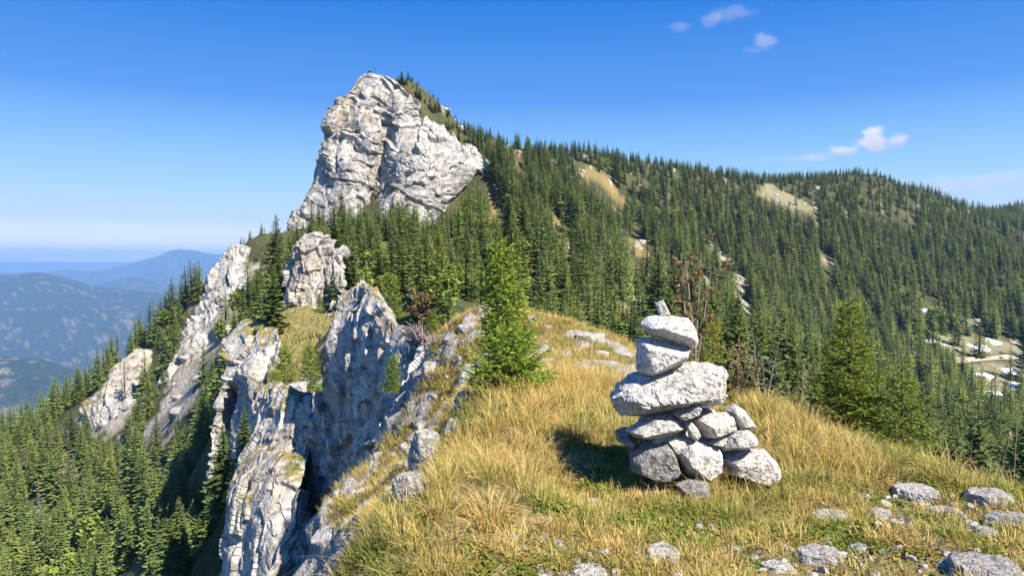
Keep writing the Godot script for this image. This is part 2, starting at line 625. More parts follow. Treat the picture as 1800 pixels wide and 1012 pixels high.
	# turf where a ledge is flat enough to hold it, with a ragged border
	for j in nv:
		for i in nu:
			var k := j * nu + i
			var du := v[j * nu + mini(i + 2, nu - 1)] - v[j * nu + maxi(i - 2, 0)]
			var dv := v[mini(j + 2, nv - 1) * nu + i] - v[maxi(j - 2, 0) * nu + i]
			var n := dv.cross(du).normalized()
			var p := v[k] * inv
			var lush := n.y + n_soft.get_noise_3dv(p * 0.7) * 0.38 + n_fine.get_noise_3dv(p * 3.0) * 0.16 + (grassy - 0.5) * 1.2
			if lush > 0.86:
				var g2 := n_fine.get_noise_3dv(p * 2.2 + Vector3(7, 7, 7))
				col[k] = Color(0.30, 0.235, 0.10).lerp(Color(0.16, 0.17, 0.055), clampf(g2 + 0.5, 0, 1))
	return tag(mesh_node(called, flat_mesh(v, col, grid_index(nu, nv)), mat), "", "", "", "structure") as MeshInstance3D


func chance(a: float, b: float, c: float) -> float:
	return fposmod(sin(a * 12.9898 + b * 78.233 + c * 37.719 + 1.7) * 43758.5453, 1.0)


func make_cliffs() -> void:
	rock_patch("summit_cliff", [
		[[645, 133, 304], [647, 131, 303], [650, 129, 302], [653, 128.5, 302], [657, 129, 302], [661, 131, 302], [664, 132, 303], [667, 133, 304], [672, 134, 305]],
		[[612, 166, 300], [627, 160, 297], [648, 156, 295], [668, 158, 296], [682, 162, 297], [692, 163, 296], [700, 165, 297], [710, 168, 299], [722, 172, 302]],
		[[587, 205, 298], [604, 205, 292], [630, 205, 286.5], [665, 205, 293], [684, 208, 294], [694, 205, 291], [706, 207, 290], [724, 210, 293], [744, 214, 299]],
		[[572, 245, 297], [592, 250, 289], [622, 250, 290], [652, 252, 285.5], [678, 252, 292.5], [690, 246, 285], [720, 246, 283], [755, 246, 287], [792, 247, 295]],
		[[557, 288, 296], [585, 290, 287], [618, 290, 283], [648, 292, 286], [669, 292, 291], [696, 288, 281], [740, 285, 277], [800, 284, 280], [856, 292, 290]],
		[[544, 328, 295], [575, 330, 286], [610, 330, 281], [638, 332, 283], [660, 332, 288], [694, 328, 278], [735, 328, 273], [775, 330, 275], [818, 330, 286]],
		[[515, 370, 293], [555, 370, 284], [595, 370, 278], [630, 370, 278], [655, 370, 284], [680, 368, 274], [715, 368, 271], [745, 370, 272], [778, 372, 280]],
		[[492, 412, 288], [535, 410, 280], [580, 410, 274], [620, 410, 274], [650, 410, 276], [675, 410, 271], [705, 410, 269], [735, 410, 269], [768, 412, 275]],
		[[480, 450, 284], [530, 450, 276], [580, 450, 270], [620, 450, 270], [650, 450, 270], [675, 450, 268], [705, 450, 266], [735, 450, 266], [765, 450, 270]],
	], 420, 400, 13.0, 3.2, M.peak_rock, {"bed": Vector3(0.3, 1, 0.05), "flat": 1.6, "back": 30.0, "grass": 0.40, "stain": 0.5, "calm": 0.3, "uneven": 0.5})
	rock_patch("rock_wall", [
		[[588, 528, 31.5], [612, 500, 31], [640, 494, 30.5], [690, 555, 26.5], [755, 612, 21], [805, 615, 18.5]],
		[[572, 560, 30.5], [600, 548, 29.8], [640, 560, 28], [692, 605, 23.6], [752, 645, 19.5], [795, 655, 17]],
		[[563, 620, 30.5], [588, 622, 29.5], [628, 642, 27.3], [682, 675, 23.2], [735, 695, 18.8], [785, 725, 16]],
		[[560, 690, 31], [582, 720, 30], [616, 742, 27.8], [662, 762, 23.8], [700, 775, 20.2], [745, 805, 16.8]],
		[[532, 800, 32.2], [556, 820, 31], [594, 840, 28.9], [636, 852, 25.1], [670, 865, 21.8], [705, 885, 18.4]],
		[[503, 930, 33.6], [536, 950, 32.4], [574, 960, 30.2], [614, 972, 26.4], [650, 985, 23], [690, 1000, 19]],
		[[490, 1100, 35], [526, 1110, 33.6], [566, 1120, 31.4], [606, 1120, 27.4], [650, 1120, 24], [690, 1130, 19.5]],
	], 300, 400, 2.6, 0.62, M.cliff_rock, {"bed": Vector3(1, 0.25, 0.3), "flat": 1.9, "back": 3.0, "grass": 0.50, "stain": 0.25})
	rock_patch("rock_rib", [
		[[452, 695, 40], [480, 674, 38], [510, 690, 35], [548, 702, 33]],
		[[438, 770, 37], [470, 760, 34], [500, 770, 32], [545, 785, 31]],
		[[406, 840, 34], [440, 830, 31], [480, 840, 29], [530, 862, 29]],
		[[395, 920, 32], [430, 910, 29], [480, 920, 27.5], [535, 935, 28.5]],
		[[390, 1000, 31], [430, 1000, 28], [480, 1000, 26.5], [545, 1012, 28]],
		[[380, 1120, 30], [420, 1120, 27], [480, 1120, 25.5], [545, 1130, 27]],
	], 240, 380, 2.8, 0.56, M.cliff_rock, {"bed": Vector3(1.0, 0.12, 0.25), "flat": 1.4, "back": 6.0, "grass": 0.54, "stain": 0.3})
	rock_patch("rock_rib", [
		[[395, 605, 76], [425, 568, 77], [455, 560, 77], [492, 580, 74]],
		[[392, 660, 74], [415, 650, 72], [445, 640, 70], [492, 650, 68]],
		[[388, 710, 72], [409, 705, 75], [430, 700, 68], [482, 712, 65]],
		[[376, 760, 71], [400, 762, 71.5], [430, 762, 66], [472, 772, 62]],
		[[366, 840, 69], [396, 840, 67], [430, 845, 63], [472, 850, 60]],
	], 180, 260, 4.4, 1.1, M.cliff_rock, {"bed": Vector3(0.2, 1, 0.1), "flat": 1.7, "back": 9.0, "grass": 0.48, "stain": 0.25})
	rock_patch("rock_tower", [
		[[530, 442, 88], [550, 418, 88], [572, 424, 88], [602, 446, 89]],
		[[514, 470, 89], [540, 465, 85], [570, 470, 85.8], [604, 488, 84]],
		[[511, 510, 87], [540, 510, 83], [576, 515, 84.4], [606, 522, 82]],
		[[518, 555, 85], [545, 552, 82], [580, 560, 82.5], [608, 565, 80]],
		[[518, 630, 80], [550, 630, 78], [585, 630, 80], [612, 630, 78]],
	], 200, 280, 4.0, 1.7, M.cliff_rock, {"calm": 1.0, "bed": Vector3(1, 0.2, 0.1), "flat": 1.9, "back": 9.0, "grass": 0.42, "stain": 0.3})
	rock_patch("grassy_slope", [
		[[482, 560, 82], [520, 542, 81], [555, 548, 80], [585, 562, 77]],
		[[474, 630, 71], [510, 630, 69], [545, 632, 67], [578, 640, 64]],
		[[468, 700, 61], [505, 705, 57], [540, 702, 54], [572, 712, 49]],
		[[464, 790, 50], [505, 790, 47], [540, 790, 44], [572, 800, 40]],
	], 150, 220, 2.2, 0.45, M.cliff_rock, {"bed": Vector3(0.2, 1, 0.1), "flat": 1.4, "back": 6.0, "grass": 0.86, "stain": 0.3})
	rock_patch("rock_slab", [
		[[376, 484, 204], [402, 440, 206], [424, 432, 207], [446, 446, 209]],
		[[358, 528, 199], [386, 500, 196], [412, 490, 195], [442, 500, 197]],
		[[330, 564, 194], [360, 560, 189], [392, 560, 186], [426, 562, 188]],
		[[316, 604, 189], [350, 604, 183], [382, 610, 179], [412, 622, 179]],
	], 150, 170, 9.0, 2.0, M.peak_rock, {"bed": Vector3(0.8, 1, 0.1), "flat": 2.4, "back": 10.0, "grass": 0.36, "stain": 0.55})
	rock_patch("scree_chute", [
		[[328, 590, 184], [362, 585, 179], [398, 590, 177]],
		[[284, 660, 176], [322, 660, 171], [362, 660, 170]],
		[[254, 722, 168], [290, 730, 163], [332, 730, 163]],
		[[228, 795, 161], [268, 805, 155], [310, 805, 155]],
	], 120, 180, 5.0, 1.0, M.peak_rock, {"bed": Vector3(0.8, 1, 0.1), "flat": 1.4, "back": 8.0, "grass": 0.30, "stain": 0.25})
	rock_patch("rock_slab", [
		[[200, 655, 187], [236, 622, 189], [262, 622, 191]],
		[[162, 692, 184], [202, 690, 180], [248, 690, 180]],
		[[143, 722, 182], [182, 732, 174], [238, 732, 172]],
		[[170, 780, 172], [204, 795, 165], [236, 795, 164]],
	], 120, 150, 9.0, 1.8, M.peak_rock, {"bed": Vector3(0.8, 1, 0.1), "flat": 2.2, "back": 8.0, "grass": 0.38, "stain": 0.5})


# ---------------------------------------------------------------- far hills
func make_far_hills() -> void:
	var n := noise(FastNoiseLite.TYPE_SIMPLEX_SMOOTH, 1.0, 5, 91)
	# crest lines on the sheet at a distance; the ground falls from each crest towards the viewer
	var ranges := [
		[3800.0, [[-500, 600], [-200, 610], [0, 626], [80, 634], [150, 660], [260, 690], [420, 720], [700, 740], [1000, 760]], -820.0, 1500.0],
		[8000.0, [[-600, 500], [-250, 492], [0, 484], [40, 480], [75, 479], [120, 490], [165, 503], [230, 510], [330, 520], [480, 540], [700, 540], [1000, 520], [1500, 500], [2300, 480]], -1000.0, 3800.0],
		[11500.0, [[-600, 520], [0, 520], [150, 505], [205, 492], [235, 488], [290, 497], [370, 505], [500, 512], [800, 510], [1400, 500], [2300, 490]], -1000.0, 2500.0],
		[17000.0, [[-600, 478], [-200, 476], [60, 477], [125, 474], [165, 474], [220, 464], [275, 450], [300, 440], [322, 438], [345, 441], [372, 446], [430, 448], [520, 452], [700, 458], [1000, 445], [1250, 433], [1500, 436], [1800, 450], [2300, 470]], -1000.0, 4500.0],
	]
	for q in ranges.size():
		var far: float = ranges[q][0]
		var crest: Array = ranges[q][1]
		var valley: float = ranges[q][2]
		var wide: float = ranges[q][3]
		var nu := 420
		var nv := 110
		var v := PackedVector3Array()
		var col := PackedColorArray()
		for j in nv:
			var s := float(j) / (nv - 1)
			for i in nu:
				var px := lerpf(crest[0][0], crest[crest.size() - 1][0], float(i) / (nu - 1))
				var py := 500.0
				for k in crest.size() - 1:
					if px >= crest[k][0] and px <= crest[k + 1][0]:
						var f: float = (px - crest[k][0]) / (crest[k + 1][0] - crest[k][0])
						py = cubic_interpolate(crest[k][1], crest[k + 1][1], crest[maxi(k - 1, 0)][1], crest[mini(k + 2, crest.size() - 1)][1], f)
				var crest_p := at(px, py, far)
				var away := Vector3(crest_p.x, 0, crest_p.z).normalized()
				var back := lerpf(-wide, wide * 0.5, s)
				var u := absf(back) / (wide if back < 0 else wide * 0.5)
				var p := crest_p + away * back
				var fall := smoothstep(0.0, 1.0, u)
				var h := lerpf(crest_p.y, valley, fall * 0.9 + 0.1 * u)
				var rough := n.get_noise_2d(p.x * 0.0011, p.z * 0.0011) * 150.0 + n.get_noise_2d(p.x * 0.004, p.z * 0.004) * 45.0
				h += rough * clampf(u * 2.2, 0.03, 1.0) * (far / 9000.0)
				v.append(Vector3(p.x, h, p.z))
				var a := n.get_noise_2d(p.x * 0.0036 + 50.0, p.z * 0.0036)
				var b := n.get_noise_2d(p.x * 0.009, p.z * 0.009 + 90.0)
				var c := Color(0.035, 0.055, 0.028)
				if a > 0.27 and b > -0.05:
					c = Color(0.19, 0.165, 0.12)
				elif a < -0.42 and b > 0.0:
					c = Color(0.26, 0.30, 0.14) if q == 0 else Color(0.2, 0.17, 0.13)
				if q == 3 and fall < 0.02:
					c = Color(0.26, 0.21, 0.17)
				col.append(c)
		tag(mesh_node("hills", arrays_mesh(v, col, grid_index(nu, nv, true)), M.far_ground), "", "", "", "structure")
	var g := PlaneMesh.new()
	g.size = Vector2(52000, 26000)
	var m := matte(0.95, false)
	m.albedo_color = Color(0.06, 0.09, 0.05).linear_to_srgb()
	tag(mesh_node("valley_floor", g, m, null, Vector3(0, -1010, -11000)), "", "", "", "structure")


# ---------------------------------------------------------------- spruces
class Tris:
	var v := PackedVector3Array()
	var c := PackedColorArray()
	func tri(a: Vector3, b: Vector3, d: Vector3, col: Color) -> void:
		v.append(a); v.append(b); v.append(d)
		c.append(col); c.append(col); c.append(col)
	func tri3(a: Vector3, b: Vector3, d: Vector3, ca: Color, cb: Color, cd: Color) -> void:
		v.append(a); v.append(b); v.append(d)
		c.append(ca); c.append(cb); c.append(cd)
	func tube(path: PackedVector3Array, radii: PackedFloat32Array, sides: int, col: Color) -> void:
		for k in path.size() - 1:
			var dir := (path[k + 1] - path[k]).normalized()
			var s := dir.cross(Vector3(0.31, 0.2, 0.93)).normalized()
			var t := dir.cross(s)
			for i in sides:
				var a0 := TAU * i / sides
				var a1 := TAU * (i + 1) / sides
				var e0 := s * cos(a0) + t * sin(a0)
				var e1 := s * cos(a1) + t * sin(a1)
				var p0 := path[k] + e0 * radii[k]
				var p1 := path[k] + e1 * radii[k]
				var q0 := path[k + 1] + e0 * radii[k + 1]
				var q1 := path[k + 1] + e1 * radii[k + 1]
				tri(p0, q0, p1, col)
				tri(p1, q0, q1, col)
	func mesh() -> ArrayMesh:
		var a := []
		a.resize(Mesh.ARRAY_MAX)
		a[Mesh.ARRAY_VERTEX] = v
		a[Mesh.ARRAY_COLOR] = c
		var m := ArrayMesh.new()
		m.add_surface_from_arrays(Mesh.PRIMITIVE_TRIANGLES, a)
		return m


# crown of a grown spruce of height 1: whorls of drooping sprays
func spruce_crown(t: Tris, seed_: int, levels: int, per: int, twigs: int, wide: float, base := 0.05, thin := 0.0) -> void:
	var r := RandomNumberGenerator.new()
	r.seed = seed_
	var tint := Color(0.115, 0.168, 0.062)
	for l in levels:
		var f := pow(float(l) / (levels - 1), 0.92)
		var y := lerpf(base, 0.975, f)
		var reach := wide * pow(1.0 - f, 0.82) * r.randf_range(0.82, 1.12) + 0.010
		var n := per if f < 0.8 else maxi(4, per - 2)
		var a0 := r.randf() * TAU
		for b in n:
			if r.randf() < thin:
				continue
			var ang := a0 + TAU * b / n + r.randf_range(-0.3, 0.3)
			var dir := Vector3(cos(ang), 0, sin(ang))
			var side := Vector3(-dir.z, 0, dir.x)
			var len := reach * r.randf_range(0.6, 1.15)
			var rise := lerpf(-0.42, 0.75, f * f) + r.randf_range(-0.12, 0.12)
			var root := Vector3(0, y + r.randf_range(-0.01, 0.01), 0)
			var tip := root + dir * len + Vector3.UP * len * rise
			var shade := tint * r.randf_range(0.72, 1.3)
			shade = shade.lerp(Color(0.14, 0.165, 0.04), r.randf() * 0.4)
			var young := shade.lerp(Color(0.20, 0.25, 0.07), 0.45)
			var w := len * (0.15 if twigs > 3 else 0.26) + 0.003
			var last := root
			for k in twigs:
				var s := (k + 0.75) / (twigs + 0.3)
				var sag := -len * 0.10 * sin(s * PI)
				var p := root.lerp(tip, s) + Vector3.UP * sag
				t.tri3(last + side * w * 0.5, p, last - side * w * 0.5, shade, shade, shade)
				for e in [-1.0, 1.0]:
					var tl := len * (0.50 - 0.32 * s) * r.randf_range(0.7, 1.25)
					var q: Vector3 = p + (dir * 0.62 + side * e * 0.78).normalized() * tl + Vector3.DOWN * tl * r.randf_range(0.1, 0.55)
					t.tri3(p - dir * w, q, p + dir * w * 1.5, shade, young, shade)
				last = p
			t.tri3(last + side * w, tip, last - side * w, shade, young, shade)
	t.tri(Vector3(0.008, 0.93, 0), Vector3(0, 1.0, 0), Vector3(-0.008, 0.93, 0), tint)
	t.tri(Vector3(0, 0.93, 0.008), Vector3(0, 1.0, 0), Vector3(0, 0.93, -0.008), tint)


func spruce_trunk(t: Tris) -> void:
	t.tube(PackedVector3Array([Vector3(0, -0.08, 0), Vector3(0, 0.2, 0), Vector3(0, 0.6, 0), Vector3(0, 0.96, 0)]), PackedFloat32Array([0.018, 0.014, 0.008, 0.002]), 6, Color(0.11, 0.085, 0.06))


var mid_crowns := []
var mid_trunk: ArrayMesh
var far_spruces := []

func make_spruce_meshes() -> void:
	for k in 6:
		var t := Tris.new()
		spruce_crown(t, 500 + k, 30 + (k % 3) * 3, 8, 5, [0.19, 0.21, 0.165, 0.22, 0.20, 0.175][k], 0.04 + 0.02 * (k % 3), [0.0, 0.05, 0.1, 0.0, 0.18, 0.06][k])
		mid_crowns.append(t.mesh())
	var tr := Tris.new()
	spruce_trunk(tr)
	mid_trunk = tr.mesh()
	for k in 5:
		var t := Tris.new()
		spruce_crown(t, 700 + k, 22, 7, 2, [0.17, 0.19, 0.155, 0.20, 0.18][k], 0.05)
		spruce_trunk(t)
		far_spruces.append(t.mesh())
	# a sparse grey one and a round leafy one
	var dead := Tris.new()
	spruce_crown(dead, 790, 15, 4, 2, 0.12, 0.2, 0.35)
	for i in dead.c.size():
		dead.c[i] = Color(0.20, 0.19, 0.17)
	spruce_trunk(dead)
	far_spruces.append(dead.mesh())
	var leafy := Tris.new()
	var r := RandomNumberGenerator.new()
	r.seed = 31
	for k in 420:
		var d := Vector3(r.randf_range(-1, 1), r.randf_range(-1, 1), r.randf_range(-1, 1)).normalized() * pow(r.randf(), 0.4)
		var p := Vector3(d.x * 0.26, 0.56 + d.y * 0.4, d.z * 0.26)
		var e := Vector3(r.randf_range(-1, 1), r.randf_range(-1, 1), r.randf_range(-1, 1)).normalized() * 0.07
		var f := e.cross(Vector3(r.randf_range(-1, 1), 1, r.randf_range(-1, 1))).normalized() * 0.06
		leafy.tri(p - e, p + f, p + e, Color(0.16, 0.21, 0.05) * r.randf_range(0.7, 1.3))
	spruce_trunk(leafy)
	far_spruces.append(leafy.mesh())


func tinted(kind: int) -> Array:
	# a few needle materials of one tree kind each, from blue-green to yellow-green
	var out := []
	for c in [Color(1, 1, 1), Color(0.86, 0.92, 0.95), Color(1.1, 1.08, 0.95), Color(1.25, 1.18, 0.9)]:
		var m: StandardMaterial3D = M.needles.duplicate()
		m.albedo_color = Color(minf(c.r * 0.86, 1), minf(c.g * 0.84, 1), minf(c.b * 0.8, 1)).linear_to_srgb()
		out.append(m)
	return out


var proto := []

func plant_spruce(where: Vector3, h: float, turn: float, kind: int, mat: Material, fat := 1.0) -> Node3D:
	var o := top("spruce_tree", where)
	mesh_node("crown", mid_crowns[kind], mat, o)
	mesh_node("trunk", mid_trunk, M.bark, o)
	o.rotation.y = turn
	o.scale = Vector3(h * fat, h, h * fat)
	return o


func sheet_of(p: Vector3) -> Vector3:
	var q := (p - EYE).rotated(Vector3.RIGHT, -TILT)
	return Vector3(900.0 + q.x / -q.z * FOCAL, 506.0 - q.y / -q.z * FOCAL, -q.z)


func seen_over_hill(p: Vector3) -> bool:
	for k in range(1, 40):
		var f := k / 40.0
		var q := EYE.lerp(p, f)
		if q.length() < 20.0:
			if q.y < near_h(q.x, q.z):
				return false
		elif q.y < hill_h(q.x, q.z) + 0.3:
			return false
	return true


func make_forest() -> void:
	var mats := tinted(0)
	var all := []
	var step := 5.2
	var z := -34.0
	while z > -1150.0:
		var gap := step * (0.62 if z > -140.0 else 0.80 if z > -230.0 else 1.06)
		var half := -z * 0.80 + 30.0
		var x := -half
		while x < half:
			var qx := x + rng.randf_range(-0.5, 0.5) * gap
			var qz := z + rng.randf_range(-0.5, 0.5) * gap
			x += gap
			var drop := rng.randf()
			var size := rng.randf()
			var sheet_x := 900.0 + qx / -qz * FOCAL
			if sheet_x < -160 or sheet_x > 1960:
				continue
			# the steep left side between the near rocks and the spur carries its own trees
			if qz > -82.0 and sheet_x < 620.0 and sheet_x > 380.0:
				continue
			if qz > -58.0 and sheet_x > 1000.0:
				continue
			var p2 := Vector2(qx, qz)
			if in_any(meadows, p2) >= 0 and drop > 0.05:
				continue
			var open := n_hill.get_noise_2d(qx * 2.2 + 70.0, qz * 2.2)
			if open > 0.3 and drop < 0.75:
				continue
			if drop > 0.93:
				continue
			var y := hill_h(qx, qz)
			var s := sheet_of(Vector3(qx, y, qz))
			if qz < -260 and sheet_x < 850 and sheet_x > 470 and s.y < 400 and sheet_x < 668 + (s.y - 130) * 0.95:
				continue
			var h := lerpf(14.0, 7.0, smoothstep(20.0, 85.0, y)) * lerpf(0.42, 1.25, sqrt(size))
			h *= lerpf(0.26, 1.0, smoothstep(40.0, 175.0, -qz)) if sheet_x < 1150 and sheet_x > 470 else lerpf(0.7, 1.0, smoothstep(50.0, 150.0, -qz))
			if sheet_x > 1100:
				h *= lerpf(0.9, 1.1, smoothstep(30.0, -20.0, y))
			if sheet_x < 480:
				h *= 0.66
			if sheet_x < 900 and y > 45:
				h *= 0.6
			if sheet_x > 360 and sheet_x < 600 and qz < -185.0:
				h *= 0.36
				if qz < -225.0 and sheet_x > 485:
					continue
			if sheet_x > 470 and sheet_x < 620 and qz < -140.0:
				h *= 0.66
			if sheet_x > 480 and sheet_x < 800 and qz < -170.0:
				h *= 0.78
				if qz < -232.0:
					h *= 0.7
			if sheet_x > 490 and sheet_x < 810 and qz < -90.0 and qz > -285.0:
				var rim := [385.0, 362.0, 350.0, 362.0, 352.0, 380.0, 345.0]
				var ri := (sheet_x - 490.0) / 54.0
				var cut := lerpf(rim[int(ri)], rim[mini(int(ri) + 1, 6)], ri - floorf(ri)) + rng.randf_range(-10.0, 34.0)
				h = minf(h, (s.y - cut) / FOCAL * s.z)
				if h < 1.5:
					continue
			if drop > 0.08:
				var away := Vector2(qx, qz).normalized()
				var hides := false
				for f in [0.6, 1.2, 1.8]:
					if in_any(meadows, p2 + away * h * f) >= 0:
						hides = true
				if hides:
					continue
			var tall := h / s.z * FOCAL
			var opening := false
			if drop > 0.10 and qz < -60.0:
				for f in [0.2, 0.5, 0.85]:
					for e in [-0.14, 0.14]:
						if in_any(clearings, Vector2(s.x + e * tall * (1.0 - f), s.y - tall * f)) >= 0:
							opening = true
			if opening:
				continue
			all.append([h / s.z, Vector3(qx, y, qz), h, s])
		z -= gap
	# dwarfed trees climbing the shoulder beside the summit cliff
	for k in 620:
		var px := rng.randf_range(668, 930)
		var py := rng.randf_range(134, 345)
		var size := rng.randf_range(2.2, 5.2)
		if px < 690.0 + (py - 134.0) * 1.02:
			continue
		var q := hill_hit(px, py, 200.0)
		if q == Vector3.INF or in_any(meadows, Vector2(q.x, q.z)) >= 0:
			continue
		all.append([size / sheet_of(q).z, q, size, sheet_of(q)])
	all.sort_custom(func(a, b): return a[0] > b[0])
	var places := [[], [], [], [], [], [], []]
	var colours := [[], [], [], [], [], [], []]
	var n := 0
	for e in all:
		var p: Vector3 = e[1]
		var h: float = e[2]
		var s: Vector3 = e[3]
		var turn := rng.randf() * TAU
		var kind := rng.randi() % 6
		var tone := rng.randf()
		if n < 285 and s.x > -20 and s.x < 1820 and s.y - h / s.z * FOCAL < 1000 and s.y > 200 and seen_over_hill(p + Vector3.UP * h * 0.8):
			n += 1
			var o := plant_spruce(p, h, turn, kind, mats[clampi(int(tone * 4.0), 0, 3)], lerpf(0.95, 1.4, fposmod(tone * 7.0, 1.0)))
			if s.x < 400 and s.y > 760:
				tag(o, "spruce in the dense forest filling the lower left corner", "tree", "spruces in the lower left forest")
			elif s.x < 480:
				tag(o, "spruce among the pale rock slabs of the left spur", "tree", "spruces on the left spur")
			elif s.x < 780:
				tag(o, "dark spruce in the stand below the summit cliff", "tree", "spruces below the summit cliff")
			elif s.x < 1150:
				tag(o, "spruce on the wooded slope right behind the young conifer", "tree", "spruces behind the young conifer")
			else:
				var side := "right of the cairn" if s.x < 1320 else "above the tall yellow-green spruce" if s.x < 1600 else "at the right border"
				var band := "highest rows" if s.y < 560 else "middle rows" if s.y < 660 else "lowest rows"
				tag(o, "dark spruce standing in the %s of the valley forest %s" % [band, side], "tree", "%s of spruces %s" % [band, side])
			continue
		var m := rng.randi() % 5
		var odd := rng.randf()
		if odd < 0.035:
			m = 5
		elif odd < 0.075:
			m = 6
			h *= 0.6
		var b := Basis(Vector3(rng.randf_range(-1, 1), 0, rng.randf_range(-1, 1)).normalized(), rng.randf_range(0, 0.06)) * Basis(Vector3.UP, turn).scaled(Vector3(h * lerpf(0.9, 1.45, tone), h, h * lerpf(0.9, 1.45, tone)))
		places[m].append(Transform3D(b, p))
		var warm := rng.randf()
		var c := Color(0.86, 0.85, 0.80).lerp(Color(1.15, 1.03, 0.70), warm * warm)
		colours[m].append(c * lerpf(0.9, 1.6, rng.randf()))
	var forest := top("spruce_forest")
	tag(forest, "", "", "", "stuff")
	for m in 7:
		multi("spruces", far_spruces[m], M.needles, places[m], colours[m], forest)
	print("spruces: ", all.size(), " single ", n)


# young spruce with needled twigs; returns [wood, needles]
func young_spruce_meshes(seed_: int, h: float, reach: float, whorls: int, per: int, needle: float, fresh: Color, old: Color, lean := 0.0, low := 0.05, side_bias := Vector3.ZERO, lift := 1.05, taper := 0.75) -> Array:
	var r := RandomNumberGenerator.new()
	r.seed = seed_
	var wood := Tris.new()
	var green := Tris.new()
	var axis := PackedVector3Array()
	var rad := PackedFloat32Array()
	for k in 9:
		var f := k / 8.0
		axis.append(Vector3(sin(f * 3.0) * 0.02 * h * lean, f * h, 0))
		rad.append(lerpf(0.022, 0.002, f) * h * 0.8)
	axis[0].y = -0.12 * h
	wood.tube(axis, rad, 7, Color(0.12, 0.09, 0.065))
	var twig := func(a: Vector3, b: Vector3, young: float) -> void:
		var len := a.distance_to(b)
		var dir := (b - a) / maxf(len, 1e-5)
		var s := dir.cross(Vector3(0.2, 0.9, 0.35)).normalized()
		var t := dir.cross(s)
		var n := maxi(4, int(len / needle * 4.6))
		for i in n:
			var f := (i + r.randf()) / n
			var p := a.lerp(b, f)
			var ang := r.randf() * TAU
			var out := s * cos(ang) + t * sin(ang)
			out.y = out.y * 0.7 + 0.12
			var q := p + (dir * 0.75 + out * 0.8).normalized() * needle * r.randf_range(0.7, 1.15)
			var w := needle * 0.17
			var c := old.lerp(fresh, clampf(young * (0.35 + 0.65 * f) + r.randf_range(-0.2, 0.2), 0, 1))
			var across := dir.cross(out).normalized() * w
			green.tri(p - across, q, p + across, c)
		wood.tube(PackedVector3Array([a, b]), PackedFloat32Array([needle * 0.10, needle * 0.05]), 3, Color(0.17, 0.11, 0.06))
	twig.call(Vector3(axis[8].x, h * 0.88, 0), Vector3(axis[8].x, h * 1.03, 0), 1.0)
	for l in whorls:
		var f := lerpf(low, 0.93, pow((l + r.randf() * 0.4) / whorls, 0.95))
		var y := f * h
		var n := per if f < 0.85 else 4
		var a0 := r.randf() * TAU
		for b in n:
			var ang := a0 + TAU * b / n + r.randf_range(-0.35, 0.35)
			var dir := Vector3(cos(ang), 0, sin(ang))
			var len := reach * (pow(1.0 - f, taper) + 0.07) * r.randf_range(0.6, 1.1) * (1.0 + dir.dot(side_bias))
			var rise := lerpf(0.02, lift, pow(f, 1.4)) + r.randf_range(-0.12, 0.12)
			var root := Vector3(axis[mini(int(f * 8), 8)].x, y, 0)
			var mid := root + dir * len * 0.55 + Vector3.UP * len * (rise * 0.45 - 0.06)
			var tip := root + dir * len + Vector3.UP * len * (rise * 0.9 + 0.08)
			var side := Vector3(-dir.z, 0, dir.x)
			wood.tube(PackedVector3Array([root, mid, tip]), PackedFloat32Array([0.010 * len + 0.002, 0.007 * len + 0.001, 0.001]), 4, Color(0.15, 0.10, 0.065))
			twig.call(root.lerp(mid, 0.45), mid, 0.25)
			twig.call(mid, tip, 0.8)
			var m := maxi(3, int(len / (needle * 2.1)))
			for k in m:
				var s := lerpf(0.18, 0.93, (k + r.randf() * 0.5) / m)
				var p := root.lerp(mid, s / 0.55) if s < 0.55 else mid.lerp(tip, (s - 0.55) / 0.45)
				for e in [-1.0, 1.0]:
					var tl := len * (0.46 - 0.33 * s) * r.randf_range(0.6, 1.2) + needle * 0.8
					var q: Vector3 = p + (dir * 0.7 + side * e * 0.72 + Vector3.UP * r.randf_range(-0.22, 0.3)).normalized() * tl
					twig.call(p, q, 0.55 + 0.45 * s)
					if tl > needle * 5.0:
						for z in [0.4, 0.68]:
							var o := p.lerp(q, z)
							for g in [-1.0, 1.0]:
								twig.call(o, o + (dir * 0.9 + side * (e * 0.35 + g * 0.6) + Vector3.UP * r.randf_range(-0.1, 0.2)).normalized() * tl * 0.38, 0.8)
	return [wood.mesh(), green.mesh()]


func young_spruce(called: String, label: String, group: String, where: Vector3, meshes: Array, scale_ := 1.0, turn := 0.0) -> Node3D:
	var o := top(called, where)
	mesh_node("trunk", meshes[0], M.bark, o)
	mesh_node("crown", meshes[1], M.needles, o)
	o.scale = Vector3.ONE * scale_
	o.rotation.y = turn
	tag(o, label, "tree", group)
	return o


